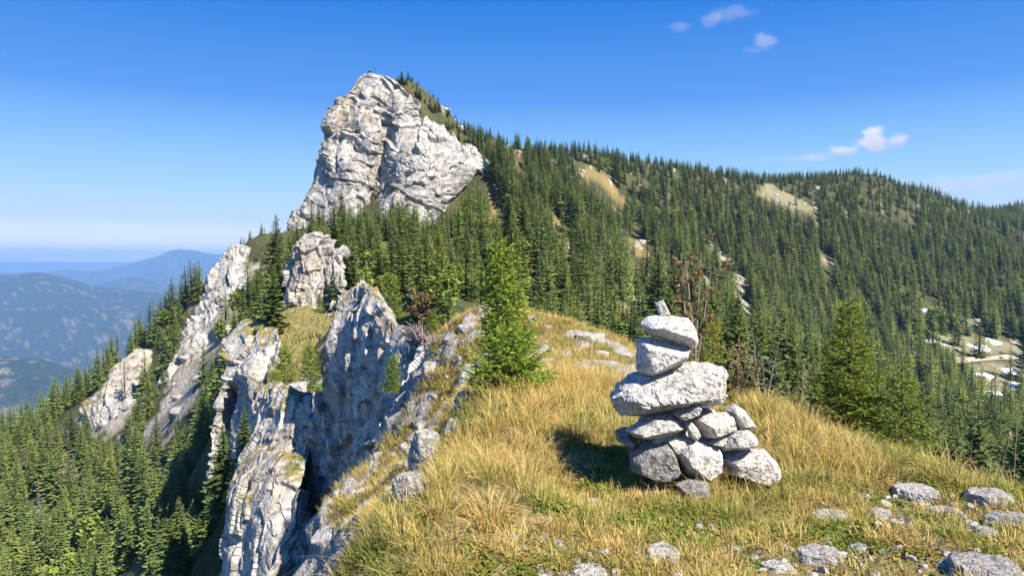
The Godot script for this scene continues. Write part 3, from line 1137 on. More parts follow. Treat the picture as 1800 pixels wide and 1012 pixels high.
# ---------------------------------------------------------------- near ridge
func near_points() -> Array:
	var out := []
	for p in [
		[900, 1012, 3.4], [1200, 1012, 3.3], [1500, 1012, 3.3], [1800, 1012, 3.2], [1100, 900, 4.15], [1300, 900, 4.15], [1500, 900, 4.2], [1700, 900, 4.2], [1000, 850, 4.7], [1200, 840, 4.75], [1400, 830, 4.9], [1600, 845, 4.7], [1800, 875, 4.3],
		[1350, 720, 6.3], [1450, 758, 5.9], [1640, 822, 5.2], [1800, 868, 4.8], [1350, 810, 9], [1450, 860, 8.5], [1640, 940, 8], [1800, 970, 7.5], [1300, 900, 15], [1600, 1000, 14], [1900, 1050, 11],
		[1150, 745, 6.5], [1100, 675, 8.5], [1000, 668, 9], [1050, 648, 10.5], [1100, 622, 12], [1000, 597, 12.5], [950, 576, 13], [900, 596, 12.5], [1040, 588, 13], [1100, 606, 13.4], [1000, 645, 17], [920, 640, 17], [1150, 690, 16], [1100, 750, 21], [950, 740, 21],
		[610, 1015, 3.7], [700, 885, 4.6], [780, 795, 5.8], [830, 705, 8], [880, 690, 9],
		[720, 850, 7], [765, 775, 8.5], [800, 705, 10.5], [822, 625, 12.5], [795, 570, 14], [768, 605, 14.4], [722, 690, 15.5], [692, 738, 14], [640, 830, 12.2], [592, 882, 11.2], [745, 785, 11.5], [702, 865, 9.8], [655, 935, 9.2], [645, 880, 10.6], [608, 945, 10], [578, 888, 11.6], [566, 905, 11], [596, 968, 9.6],
		[800, 640, 18], [735, 720, 17.5],
	]:
		out.append(at(p[0], p[1], p[2]))
	for p in [[0, 0.02, 0], [3, 0.05, 0], [-1.6, -0.2, 0], [0, 0.1, 3], [5, -0.6, 1], [6.5, -1.6, -2], [-3.2, -2.4, 0.5], [-6, -7, 2], [-5.5, -7.0, -3], [8, -3.4, 0], [4.6, -0.4, -3.0], [-3.5, -6.0, -16.5], [-3.7, -6.2, -14], [-3.85, -6.5, -11.5], [-3.45, -6.2, -9.7], [-2.75, -5.4, -7.8], [-2.0, -4.0, -5.8], [-2.2, -3.4, -4.2], [-2.6, -3.2, -2.4], [-6, -11, -10], [-6, -11, -16], [-4, -9, -19], [-8, -13, -6], [-0.95, -0.75, -6.2], [-1.2, -1.2, -7.2]]:
		out.append(Vector3(p[0], p[1], p[2]))
	return out


func near_h(x: float, z: float) -> float:
	return near.at(x, z) + n_soft.get_noise_2d(x * 0.9, z * 0.9) * 0.05 + n_soft.get_noise_2d(x * 3.0, z * 3.0) * 0.018


func near_hit(px: float, py: float, from := 2.2) -> Vector3:
	var d := from
	while d < 24.0:
		var p := at(px, py, d)
		if p.y < near_h(p.x, p.z):
			return p
		d += 0.02 + d * 0.002
	return at(px, py, 14.0)


func near_normal(x: float, z: float) -> Vector3:
	var e := 0.06
	return Vector3(near_h(x - e, z) - near_h(x + e, z), 2.0 * e, near_h(x, z - e) - near_h(x, z + e)).normalized()


func make_near_ground() -> void:
	near = Field.new(near_points(), 0.45)
	var nu := 256
	var nv := 330
	var base := PackedVector3Array()
	base.resize(nu * nv)
	for j in nv:
		var z := lerpf(-21.5, 3.0, float(j) / (nv - 1))
		for i in nu:
			var x := lerpf(-9.0, 8.6, float(i) / (nu - 1))
			base[j * nu + i] = Vector3(x, near_h(x, z), z)
	var v := base.duplicate()
	var col := PackedColorArray()
	col.resize(nu * nv)
	for j in nv:
		for i in nu:
			var k := j * nu + i
			var p := base[k]
			var du := base[j * nu + mini(i + 1, nu - 1)] - base[j * nu + maxi(i - 1, 0)]
			var dv := base[mini(j + 1, nv - 1) * nu + i] - base[maxi(j - 1, 0) * nu + i]
			var n := dv.cross(du).normalized()
			var a := n_soft.get_noise_3dv(p * 1.3)
			var b := n_fine.get_noise_3dv(p * 5.0)
			var c := Color(0.23, 0.175, 0.10).lerp(Color(0.20, 0.18, 0.07), clampf(a * 1.6 + 0.5, 0, 1))
			c = c.lerp(Color(0.30, 0.24, 0.12), clampf(b * 0.9 + 0.2, 0, 0.7))
			var steep := n.y + a * 0.22 + b * 0.08
			if steep < 0.56:
				var q := p / 0.55
				var block := n_cell.get_noise_3dv(q * 0.7)
				var small := n_cell.get_noise_3dv(q * 2.0)
				var rug := n_ridge.get_noise_3dv(q * 0.8)
				v[k] = p + n * (block * 0.14 + small * 0.05 + rug * 0.12) * smoothstep(0.56, 0.42, steep)
				c = Color(0.42, 0.41, 0.395).lerp(Color(0.34, 0.33, 0.315), clampf(small * 0.5 + 0.4, 0, 1))
			elif p.z < -9.5 and n_cell.get_noise_3dv(p * 1.6) + a > 0.45:
				c = Color(0.41, 0.395, 0.37)
				v[k] = p + n * (0.06 + 0.05 * n_cell.get_noise_3dv(p * 4.0))
			col[k] = c
	tag(mesh_node("ridge_ground", arrays_mesh(v, col, grid_index(nu, nv)), M.soil), "", "", "", "structure")


# ---------------------------------------------------------------- stones
var cube_dirs := {}

func sphere_grid(n: int) -> Array:
	if cube_dirs.has(n):
		return cube_dirs[n]
	var dirs := PackedVector3Array()
	var idx := PackedInt32Array()
	var key := {}
	for face in 6:
		var ids := []
		for j in n + 1:
			for i in n + 1:
				var u := tan((float(i) / n * 2.0 - 1.0) * PI / 4.0)
				var w := tan((float(j) / n * 2.0 - 1.0) * PI / 4.0)
				var d: Vector3 = [Vector3(1, w, -u), Vector3(-1, w, u), Vector3(u, 1, -w), Vector3(u, -1, w), Vector3(u, w, 1), Vector3(-u, w, -1)][face]
				d = d.normalized()
				var s := d.snapped(Vector3.ONE * 0.0005)
				if not key.has(s):
					key[s] = dirs.size()
					dirs.append(d)
				ids.append(key[s])
		for j in n:
			for i in n:
				var a: int = ids[j * (n + 1) + i]
				var b: int = ids[j * (n + 1) + i + 1]
				var c: int = ids[(j + 1) * (n + 1) + i]
				var d: int = ids[(j + 1) * (n + 1) + i + 1]
				idx.append_array([a, c, b, b, c, d])
	cube_dirs[n] = [dirs, idx]
	return cube_dirs[n]


# a broken block bounded by planes [normal, distance], edges worn, faces pitted
func stone_mesh(planes: Array, size: float, n: int, seed_: int, worn := 16.0, rough := 1.0, tint := Color(0.50, 0.49, 0.475)) -> ArrayMesh:
	var g := sphere_grid(n)
	var v := PackedVector3Array()
	var col := PackedColorArray()
	var k := worn / size
	var off := Vector3(seed_ * 1.7, seed_ * 0.3, -seed_ * 0.9)
	var pn := PackedVector3Array()
	var pd := PackedFloat32Array()
	for p in planes:
		pn.append(p[0])
		pd.append(p[1])
	for d in g[0]:
		var least := size * 2.5
		for i in pn.size():
			var c := pn[i].dot(d)
			if c > 0.02:
				least = minf(least, pd[i] / c)
		var sum := 0.0
		for i in pn.size():
			var c := pn[i].dot(d)
			if c > 0.02:
				sum += exp(-k * (pd[i] / c - least))
		var r := least - log(maxf(sum, 1.0)) / k + 0.35 / k
		var q: Vector3 = d * r / size * 3.0 + off
		var rug := n_ridge.get_noise_3dv(q * 0.55)
		var chip := n_cell.get_noise_3dv(q * 1.1 + Vector3.ONE * n_soft.get_noise_3dv(q) * 0.4)
		var pit := n_fine.get_noise_3dv(q * 4.0)
		var turn1 := Vector3(sin(chip * 41.0), sin(chip * 67.0), sin(chip * 23.0))
		var face := absf(fposmod(q.dot(turn1) * 0.8, 1.0) - 0.5) * 2.0 - 0.5
		var wob := n_soft.get_noise_3dv(q * 0.8)
		var ja := q.dot(Vector3(0.25, 1.0, 0.1)) * 1.5 + wob * 0.8
		var jb := q.dot(Vector3(1.0, -0.2, 0.35)) * 0.9 - wob * 0.6
		var jc := q.dot(Vector3(-0.3, 0.15, 1.0)) * 0.9 + wob * 0.5
		var h1 := chance(floorf(ja), floorf(jb), floorf(jc))
		var h2 := chance(floorf(ja * 2.7 + h1), floorf(jb * 2.2), floorf(jc * 2.2 + h1 * 4.0))
		r *= 1.0 + rough * (rug * 0.016 + face * 0.02 + pit * 0.006 + (h1 - 0.5) * 0.036 + (h2 - 0.5) * 0.020 + (fposmod(ja, 1.0) - 0.5) * (h1 - 0.4) * 0.03)
		v.append(d * r)
		var lichen := n_soft.get_noise_3dv(q * 0.9 + Vector3(3, 9, 1))
		var speck := n_fine.get_noise_3dv(q * 6.0)
		var c2 := tint.lerp(tint * Color(0.72, 0.73, 0.75), clampf(lichen * 1.3 + speck * 0.5, 0, 1))
		c2 = c2.lerp(Color(tint.r * 0.93, tint.g * 0.82, tint.b * 0.66), clampf(-lichen * 1.4 - 0.25, 0, 0.5))
		col.append(c2)
	return flat_mesh(v, col, g[1]) if n >= 26 else arrays_mesh(v, col, g[1])


func outline_stone(outline: Array, d: float, thick: float, seed_: int, n := 40, tint := Color(0.50, 0.49, 0.475), worn := 16.0, rough := 1.0) -> Array:
	var r := RandomNumberGenerator.new()
	r.seed = seed_
	var pts := []
	var mid := Vector3.ZERO
	for p in outline:
		var q := at(p[0], p[1], d)
		pts.append(q)
		mid += q / outline.size()
	var hull := PackedVector2Array()
	for q in pts:
		hull.append(Vector2(q.x - mid.x, q.y - mid.y))
	hull = Geometry2D.convex_hull(hull)
	var planes := []
	var size := 0.0
	for i in hull.size() - 1:
		var a := hull[i]
		var b := hull[i + 1]
		size = maxf(size, a.length())
		if a.distance_to(b) < 0.004:
			continue
		var e := (b - a).normalized()
		var nrm := Vector2(e.y, -e.x)
		if nrm.dot(a) < 0:
			nrm = -nrm
		for s in [-1.0, 1.0]:
			var m := Vector3(nrm.x, nrm.y, s * r.randf_range(0.12, 0.45)).normalized()
			planes.append([m, maxf(m.dot(Vector3(a.x, a.y, 0)), 0.01)])
	var f := Vector3(r.randf_range(-0.3, 0.3), r.randf_range(-0.05, 0.45), 1).normalized()
	planes.append([f, thick * 0.5])
	planes.append([Vector3(r.randf_range(-0.2, 0.2), r.randf_range(-0.2, 0.2), -1).normalized(), thick * 0.5])
	for k in 3:
		var c := Vector3(r.randf_range(-1, 1), r.randf_range(-1, 1), r.randf_range(0.3, 1)).normalized()
		planes.append([c, maxf(absf(c.z) * thick * 0.5 + Vector2(c.x, c.y).length() * size * 0.55, 0.02)])
	return [stone_mesh(planes, size, n, seed_, worn, rough, tint), mid]


func blob_planes(rx: float, ry: float, rz: float, seed_: int, count := 16) -> Array:
	var r := RandomNumberGenerator.new()
	r.seed = seed_
	var planes := [[Vector3(0, 1, 0), ry * 0.85], [Vector3(0, -1, 0), ry]]
	for k in count:
		var a := TAU * k / count + r.randf_range(-0.2, 0.2)
		var m := Vector3(cos(a), r.randf_range(-0.25, 0.75), sin(a)).normalized()
		planes.append([m, Vector3(m.x * rx, m.y * ry, m.z * rz).length() * r.randf_range(0.82, 1.0)])
	return planes


func make_cairn() -> void:
	var o := top("stone_cairn", at(1205, 845, 4.62))
	tag(o, "balanced cairn of pale limestone blocks on the grassy ridge", "cairn")
	var zx := func(x: float) -> float: return 1030.0 + x / 2.6625
	var zy := func(y: float) -> float: return 500.0 + y / 2.6625
	var white := Color(0.57, 0.565, 0.55)
	var pale := Color(0.52, 0.513, 0.50)
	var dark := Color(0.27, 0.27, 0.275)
	for s in [
		["small wedge standing on the very top", [[322, 85], [362, 70], [399, 145], [345, 150]], 4.60, 0.08, pale],
		["smooth rounded top boulder", [[250, 185], [285, 147], [345, 136], [480, 156], [518, 210], [543, 318], [440, 288], [300, 242]], 4.60, 0.30, white],
		["pale block under the top boulder", [[238, 252], [300, 246], [462, 284], [492, 305], [470, 362], [380, 408], [280, 428], [233, 398]], 4.60, 0.30, white],
		["broad craggy boulder lying across the cairn", [[122, 515], [148, 462], [240, 415], [330, 412], [450, 364], [560, 360], [642, 395], [678, 462], [662, 545], [580, 578], [440, 590], [340, 610], [150, 613], [126, 565]], 4.64, 0.50, pale],
		["", [[398, 602], [500, 535], [545, 555], [532, 604], [450, 640]], 4.52, 0.22, pale],
		["", [[183, 678], [320, 602], [400, 604], [467, 660], [440, 692], [310, 724], [230, 714]], 4.54, 0.26, pale],
		["", [[362, 712], [467, 686], [468, 742], [432, 790], [400, 780]], 4.58, 0.20, white],
		["", [[463, 650], [488, 636], [522, 670], [540, 710], [517, 735], [480, 708]], 4.50, 0.10, pale],
		["", [[498, 630], [540, 604], [682, 594], [700, 682], [600, 724], [545, 718], [518, 662]], 4.60, 0.30, white],
		["", [[650, 590], [695, 556], [742, 584], [806, 676], [700, 686], [690, 624]], 4.62, 0.20, pale],
		["", [[633, 742], [660, 700], [750, 670], [802, 714], [808, 752], [740, 774], [640, 772]], 4.54, 0.24, pale],
		["", [[556, 742], [660, 688], [668, 712], [634, 760]], 4.57, 0.2, white],
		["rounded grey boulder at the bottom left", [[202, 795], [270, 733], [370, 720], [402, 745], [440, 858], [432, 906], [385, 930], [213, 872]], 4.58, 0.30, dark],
		["", [[428, 792], [463, 718], [540, 732], [634, 775], [624, 862], [520, 924], [456, 876]], 4.54, 0.28, white],
		["grooved slab leaning at the bottom right", [[626, 800], [720, 768], [830, 765], [902, 840], [922, 900], [862, 946], [740, 880], [632, 872]], 4.60, 0.34, pale],
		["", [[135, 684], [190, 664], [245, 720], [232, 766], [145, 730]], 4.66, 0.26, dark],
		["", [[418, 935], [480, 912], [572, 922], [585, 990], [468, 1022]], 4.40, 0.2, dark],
		["", [[250, 600], [560, 560], [660, 640], [640, 800], [300, 820], [230, 720]], 4.80, 0.40, pale],
	]:
		var outline := []
		for p in s[1]:
			outline.append([zx.call(p[0]), zy.call(p[1])])
		var seed_: int = 60 + int(s[1][0][0])
		var big_one: bool = s[3] >= 0.5
		var made := outline_stone(outline, s[2], s[3], seed_, 56 if big_one else 40, s[4], 44.0 if s[0] == "" else 50.0, 2.0 if big_one else (0.6 if s[4] == white else 1.0))
		var st := mesh_node("stone", made[0], M.cairn_rock, o, made[1] - o.position)
		if s[0] != "":
			st.set_meta("label", s[0])


func make_ground_stones() -> void:
	# [sheet x, y, width, height, label, grey]
	var list := [
		[1613, 860, 93, 36, "flat white slab in the turf right of the long grass", 0.58],
		[1740, 866, 82, 32, "pale slab at the grass edge near the right border", 0.52],
		[1772, 906, 84, 36, "broad flat grey slab cut by the right edge", 0.45],
		[1732, 926, 44, 25, "rounded stone just below the broad right edge slab", 0.55],
		[1662, 897, 62, 20, "low flat stone between the white slab and lower right slab", 0.5],
		[1548, 890, 46, 36, "lumpy pale stone with an orange lichen spot", 0.57],
		[1577, 910, 31, 24, "small fan-ribbed stone beside the lumpy lichen stone", 0.57],
		[1460, 902, 72, 34, "two-toned jagged stone in bare soil below the golden grass", 0.5],
		[1440, 968, 96, 42, "long diagonal stone near the bottom edge", 0.5],
		[1365, 986, 58, 36, "chunky white stone at the bottom beside the diagonal one", 0.62],
		[1728, 984, 128, 62, "largest layered grey slab in the lower right corner", 0.44],
		[1525, 931, 16, 10, "tiny white chip on soil below the lichen stone", 0.6],
		[1481, 944, 22, 11, "small white flake below the two-toned stone", 0.6],
		[1512, 961, 46, 16, "flat half buried stone right of the long diagonal stone", 0.52],
		[1166, 966, 72, 28, "cluster-like cracked white stone in turf below the cairn", 0.6],
		[1036, 1001, 72, 32, "white boulder cut by the bottom edge in the middle", 0.62],
		[957, 1006, 30, 16, "small white block at the bottom edge, middle left", 0.64],
		[966, 970, 17, 14, "little white stone in green leaves above the bottom edge", 0.62],
		[920, 998, 22, 13, "small pale stone leftmost along the bottom edge", 0.6],
		[1050, 878, 34, 16, "flat whitish stone in the bare patch left of the cairn", 0.6],
		[765, 768, 60, 78, "upright pale boulder on the cliff edge left of the long grass", 0.58],
		[723, 843, 60, 60, "shaded jagged boulder below the upright cliff edge boulder", 0.5],
		[690, 862, 24, 46, "narrow splinter rock left of the shaded jagged boulder", 0.58],
		[823, 568, 40, 20, "white rock crowning the outcrop left of the young spruce", 0.6],
		[792, 586, 26, 22, "small white rock on the outcrop's left shoulder", 0.6],
		[951, 592, 28, 26, "broken rock in the grassy hump right of the young spruce", 0.52],
		[960, 627, 34, 24, "grey-white rock below the grassy hump", 0.52],
		[924, 616, 22, 20, "small rock between young spruce and grassy hump", 0.56],
		[1038, 584, 62, 34, "long white rock sloping along the outcrop crest", 0.6],
		[1056, 617, 32, 16, "pale rock below the long sloping crest rock", 0.6],
		[1094, 616, 44, 26, "white slab on the outcrop right behind the cairn", 0.6],
		[1066, 641, 52, 10, "thin flat stone strip above the golden grass", 0.6],
		[829, 647, 28, 46, "upright rock at the foot of the young spruce", 0.56],
		[821, 696, 40, 44, "split rock left below the young spruce", 0.52],
		[640, 853, 40, 34, "white rock in the middle of the grassy slab", 0.58],
		[572, 925, 52, 44, "blocky rock hanging on the lower tip of the grassy slab", 0.58],
		[620, 905, 50, 40, "pale rock face at the lower grassy slab edge", 0.58],
		[706, 690, 34, 26, "white rock at the top of the grassy slab", 0.58],
		[760, 640, 30, 30, "white rock left of the outcrop beside the gap", 0.58],
		[740, 725, 36, 34, "dark sided block in the gap above the grassy slab", 0.5],
		[800, 740, 26, 28, "small pale block at the rim of the long grass", 0.58],
		[665, 800, 20, 16, "little white stone on the upper grassy slab", 0.58],
	]
	for s in list:
		var px: float = s[0]
		var py: float = s[1]
		var p := near_hit(px, py + s[3] * 0.42)
		var d := sheet_of(p).z
		var rx: float = s[2] * 0.5 / FOCAL * d
		var n := near_normal(p.x, p.z)
		var flat_view := clampf(s[3] / s[2], 0.2, 1.6)
		var ry: float
		var rz: float
		if flat_view < 0.6:
			ry = rx * 0.42
			rz = rx * 0.85
		else:
			ry = s[3] * 0.5 / FOCAL * d
			rz = rx * 0.9
		var seed_ := int(px * 3.0 + py)
		var g: float = s[5] * 0.70
		var mesh := stone_mesh(blob_planes(rx, ry, rz, seed_), maxf(rx, ry), 30, seed_, 55.0, 2.0, Color(g, g * 0.985, g * 0.955))
		var o := mesh_node("stone", mesh, M.near_rock if d > 7.0 else M.cairn_rock, null, p + n * ry * (0.05 if flat_view < 0.6 else 0.4))
		if flat_view < 0.6:
			o.quaternion = Quaternion(Vector3.UP, n.lerp(Vector3.UP, 0.4).normalized())
		tag(o, s[4], "stone", "stones lying on the ridge")
		stone_spots.append(Vector3(p.x, rx * 0.95, p.z))
	# pebbles and chips too small to count
	var shapes := []
	for k in 3:
		shapes.append(stone_mesh(blob_planes(0.5, 0.32, 0.5, 900 + k, 9), 0.5, 6, 900 + k, 20.0, 2.0, Color(0.40, 0.385, 0.36)))
	var heap := top("pebbles")
	tag(heap, "", "", "", "stuff")
	var places := [[], [], []]
	for k in 1900:
		var px := rng.randf_range(620, 1800)
		var py := rng.randf_range(830, 1040)
		var grow := n_soft.get_noise_2d(px * 0.012, py * 0.03)
		if grow < 0.05 and rng.randf() < 0.8:
			continue
		var p := near_hit(px, py)
		if p.z < -6.5 or in_any(long_grass, Vector2(p.x, p.z)) >= 0:
			continue
		var s := pow(rng.randf(), 3.0) * 0.065 + 0.007
		places[k % 3].append(Transform3D(Basis(Vector3(rng.randf(), rng.randf(), rng.randf()).normalized(), rng.randf() * TAU).scaled(Vector3.ONE * s), p - Vector3.UP * s * 0.06))
	for st in stone_spots:
		if st.z < -6.6:
			continue
		for k in 9:
			var a := rng.randf() * TAU
			var rr: float = st.y * rng.randf_range(1.0, 1.9)
			var x: float = st.x + cos(a) * rr
			var z: float = st.z + sin(a) * rr
			var s: float = pow(rng.randf(), 2.0) * st.y * 0.32 + 0.008
			places[k % 3].append(Transform3D(Basis(Vector3(rng.randf(), rng.randf(), rng.randf()).normalized(), rng.randf() * TAU).scaled(Vector3.ONE * s), Vector3(x, near_h(x, z) - s * 0.05, z)))
	for k in 260:
		var px := rng.randf_range(560, 860)
		var py := rng.randf_range(600, 900)
		var p := near_hit(px, py, 7.5)
		if p.z > -8.5 or near_normal(p.x, p.z).y < 0.6:
			continue
		var s := pow(rng.randf(), 2.0) * 0.22 + 0.04
		places[k % 3].append(Transform3D(Basis(Vector3(rng.randf(), rng.randf(), rng.randf()).normalized(), rng.randf() * TAU).scaled(Vector3.ONE * s), p))
	for k in 3:
		multi("chips", shapes[k], M.near_rock, places[k], [], heap)


# ---------------------------------------------------------------- grass and low plants
var long_grass := []
var stone_spots := []

func near_poly(points: Array) -> Array:
	var out := PackedVector2Array()
	for p in points:
		var q := near_hit(p[0], p[1])
		out.append(Vector2(q.x, q.z))
	return poly_entry(out, 0)


func tuft(seed_: int, blades: int, len: float, spread: float, width: float, droop: float, low: Color, high: Color) -> ArrayMesh:
	var r := RandomNumberGenerator.new()
	r.seed = seed_
	var t := Tris.new()
	for b in blades:
		var a := r.randf() * TAU
		var out := Vector3(cos(a), 0, sin(a))
		var side := Vector3(-out.z, 0, out.x).rotated(Vector3.UP, r.randf_range(-0.9, 0.9))
		var root := out * spread * sqrt(r.randf())
		var l := len * r.randf_range(0.45, 1.15)
		var lean := r.randf_range(0.1, 0.75) * droop
		var w := width * r.randf_range(0.6, 1.2)
		var tone := r.randf()
		var c0 := low * r.randf_range(0.7, 1.1)
		var c1 := low.lerp(high, clampf(tone * 1.5, 0, 1)) * r.randf_range(0.8, 1.15)
		var p := root
		var dir := (Vector3.UP + out * lean * 0.5).normalized()
		var seg := 4
		for k in seg:
			var f0 := float(k) / seg
			var f1 := float(k + 1) / seg
			var q := p + dir * l / seg
			var w0 := w * (1.0 - f0 * 0.85)
			var w1 := w * (1.0 - f1 * 0.85)
			var ca := c0.lerp(c1, minf(f0 * 1.6, 1.0))
			var cb := c0.lerp(c1, minf(f1 * 1.6, 1.0))
			t.tri3(p - side * w0, q - side * w1, p + side * w0, ca, cb, ca)
			t.tri3(p + side * w0, q - side * w1, q + side * w1, ca, cb, cb)
			p = q
			dir = (dir + (out * 0.55 + Vector3.DOWN * 0.45) * lean * (0.5 + f1)).normalized()
	return t.mesh()


func leaf_cushion(seed_: int, leaves: int, size: float, tint: Color, tint2: Color) -> ArrayMesh:
	var r := RandomNumberGenerator.new()
	r.seed = seed_
	var t := Tris.new()
	for k in leaves:
		var a := r.randf() * TAU
		var rad := 0.05 * sqrt(r.randf())
		var p := Vector3(cos(a) * rad, r.randf_range(0.0, 0.022) + 0.012 * (1.0 - rad / 0.05), sin(a) * rad)
		var n := (Vector3(cos(a) * rad * 9.0, 1.0, sin(a) * rad * 9.0) + Vector3(r.randf_range(-0.6, 0.6), 0, r.randf_range(-0.6, 0.6))).normalized()
		var e := n.cross(Vector3(r.randf_range(-1, 1), 0.1, r.randf_range(-1, 1))).normalized()
		var f := n.cross(e)
		var l := size * r.randf_range(0.7, 1.3)
		var c := tint.lerp(tint2, pow(r.randf(), 2.0)) * r.randf_range(0.75, 1.2)
		t.tri(p, p + e * l * 0.6 + f * l * 0.32 + n * l * 0.1, p + e * l * 1.2, c)
		t.tri(p, p + e * l * 1.2, p + e * l * 0.6 - f * l * 0.32 + n * l * 0.1, c)
	return t.mesh()


func make_grass() -> void:
	var straw := Color(0.68, 0.48, 0.21)
	var gold := Color(0.52, 0.32, 0.105)
	var olive := Color(0.40, 0.36, 0.10)
	var green := Color(0.17, 0.23, 0.045)
	var tufts := [
		tuft(1, 40, 0.23, 0.07, 0.0022, 1.4, green, straw), tuft(2, 40, 0.20, 0.06, 0.0022, 1.7, olive, straw), tuft(3, 36, 0.26, 0.06, 0.0021, 1.5, olive, gold),
		tuft(4, 44, 0.17, 0.08, 0.0023, 1.6, green, olive), tuft(5, 40, 0.22, 0.08, 0.0022, 2.1, gold, straw), tuft(6, 36, 0.18, 0.06, 0.0023, 1.4, green, green.lerp(straw, 0.35)),
	]
	var turf := [
		tuft(11, 40, 0.075, 0.06, 0.0021, 1.3, green, olive), tuft(12, 36, 0.085, 0.06, 0.0021, 1.4, olive, straw), tuft(13, 30, 0.06, 0.06, 0.0022, 1.8, gold, straw),
		leaf_cushion(14, 42, 0.016, Color(0.10, 0.17, 0.025), Color(0.22, 0.24, 0.03)), leaf_cushion(15, 40, 0.014, Color(0.17, 0.18, 0.035), Color(0.36, 0.11, 0.04)), leaf_cushion(16, 36, 0.017, Color(0.25, 0.21, 0.05), Color(0.38, 0.24, 0.08)),
	]
	var field := top("long_grass")
	tag(field, "", "", "", "stuff")
	var lawn := top("turf")
	tag(lawn, "", "", "", "stuff")
	var pl := [[], [], [], [], [], []]
	var cl := [[], [], [], [], [], []]
	var ps := [[], [], [], [], [], []]
	var cs := [[], [], [], [], [], []]
	var put := func(list: Array, cols: Array, kind: int, x: float, z: float, s: float, tall: float) -> void:
		var y := near_h(x, z)
		var b := Basis(Vector3.UP, rng.randf() * TAU).rotated(Vector3(rng.randf_range(-1, 1), 0, rng.randf_range(-1, 1)).normalized(), rng.randf_range(0, 0.3))
		list[kind].append(Transform3D(b.scaled(Vector3(s, s * tall, s)), Vector3(x, y - 0.012, z)))
		cols[kind].append(Color(1, 1, 1) * rng.randf_range(0.75, 1.1))
	for e in long_grass:
		var area: Rect2 = e[2]
		var n := int(area.get_area() * 150.0)
		for k in n:
			var x := rng.randf_range(area.position.x, area.end.x)
			var z := rng.randf_range(area.position.y, area.end.y)
			if not Geometry2D.is_point_in_polygon(Vector2(x, z), e[0]):
				continue
			var a := n_soft.get_noise_2d(x * 0.8, z * 0.8)
			var kind := rng.randi() % 3
			if a > 0.12:
				kind = [4, 1, 2][rng.randi() % 3]
			elif a < -0.18:
				kind = [3, 5, 0][rng.randi() % 3]
			if n_soft.get_noise_2d(x * 1.9 + 11.0, z * 1.9) > 0.22 and rng.randf() < 0.75:
				continue
			put.call(pl, cl, kind, x, z, rng.randf_range(0.7, 1.25), rng.randf_range(0.5, 1.05))
	for k in 36000:
		var z := -2.6 - pow(rng.randf(), 1.3) * 13.5
		var x := rng.randf_range(-4.6, 5.0)
		if k > 26000:
			z = rng.randf_range(-2.7, -6.0)
			x = rng.randf_range(-0.9, 4.0)
		var sx := 900.0 + x / -z * FOCAL
		if sx < 500 or sx > 1900:
			continue
		var far := z < -8.0
		if in_any(long_grass, Vector2(x, z)) >= 0 and rng.randf() < 0.7:
			continue
		var covered := false
		for st in stone_spots:
			if Vector2(x - st.x, z - st.z).length() < st.y:
				covered = true
		if covered:
			continue
		var nrm := near_normal(x, z)
		if nrm.y < 0.58:
			continue
		var bare := n_soft.get_noise_2d(x * 0.9 + 30.0, z * 0.9)
		var a := n_soft.get_noise_2d(x * 1.4 - 20.0, z * 1.4)
		if not far and bare > 0.05 and rng.randf() < 0.78:
			continue
		var kind := 0
		if a > 0.05:
			kind = [3, 4, 3, 5, 0][rng.randi() % 5]
		elif a > -0.2:
			kind = [0, 1, 2, 5, 4, 1][rng.randi() % 6]
		else:
			kind = [1, 2, 2, 0][rng.randi() % 4]
		if far:
			kind = [0, 1, 2, 1, 5][rng.randi() % 5]
		put.call(ps, cs, kind, x, z, rng.randf_range(0.8, 1.4) * (1.5 if far else 1.0), 1.0)
		# scattered taller tufts in the turf
		if not far and a < 0.0 and rng.randf() < (0.10 if x < 0.4 else 0.035):
			put.call(pl, cl, [1, 3, 0, 5][rng.randi() % 4], x, z, rng.randf_range(0.35, 0.7), 0.9)
		elif far and rng.randf() < 0.12 and nrm.y > 0.7:
			put.call(pl, cl, rng.randi() % 5, x, z, rng.randf_range(0.4, 0.9), 0.9)
	for k in 6:
		multi("tufts", tufts[k], M.grass, pl[k], cl[k], field)
		multi("tufts" if k < 3 else "cushions", turf[k], M.grass, ps[k], cs[k], lawn)
	print("grass ", pl.map(func(a): return a.size()), ps.map(func(a): return a.size()))



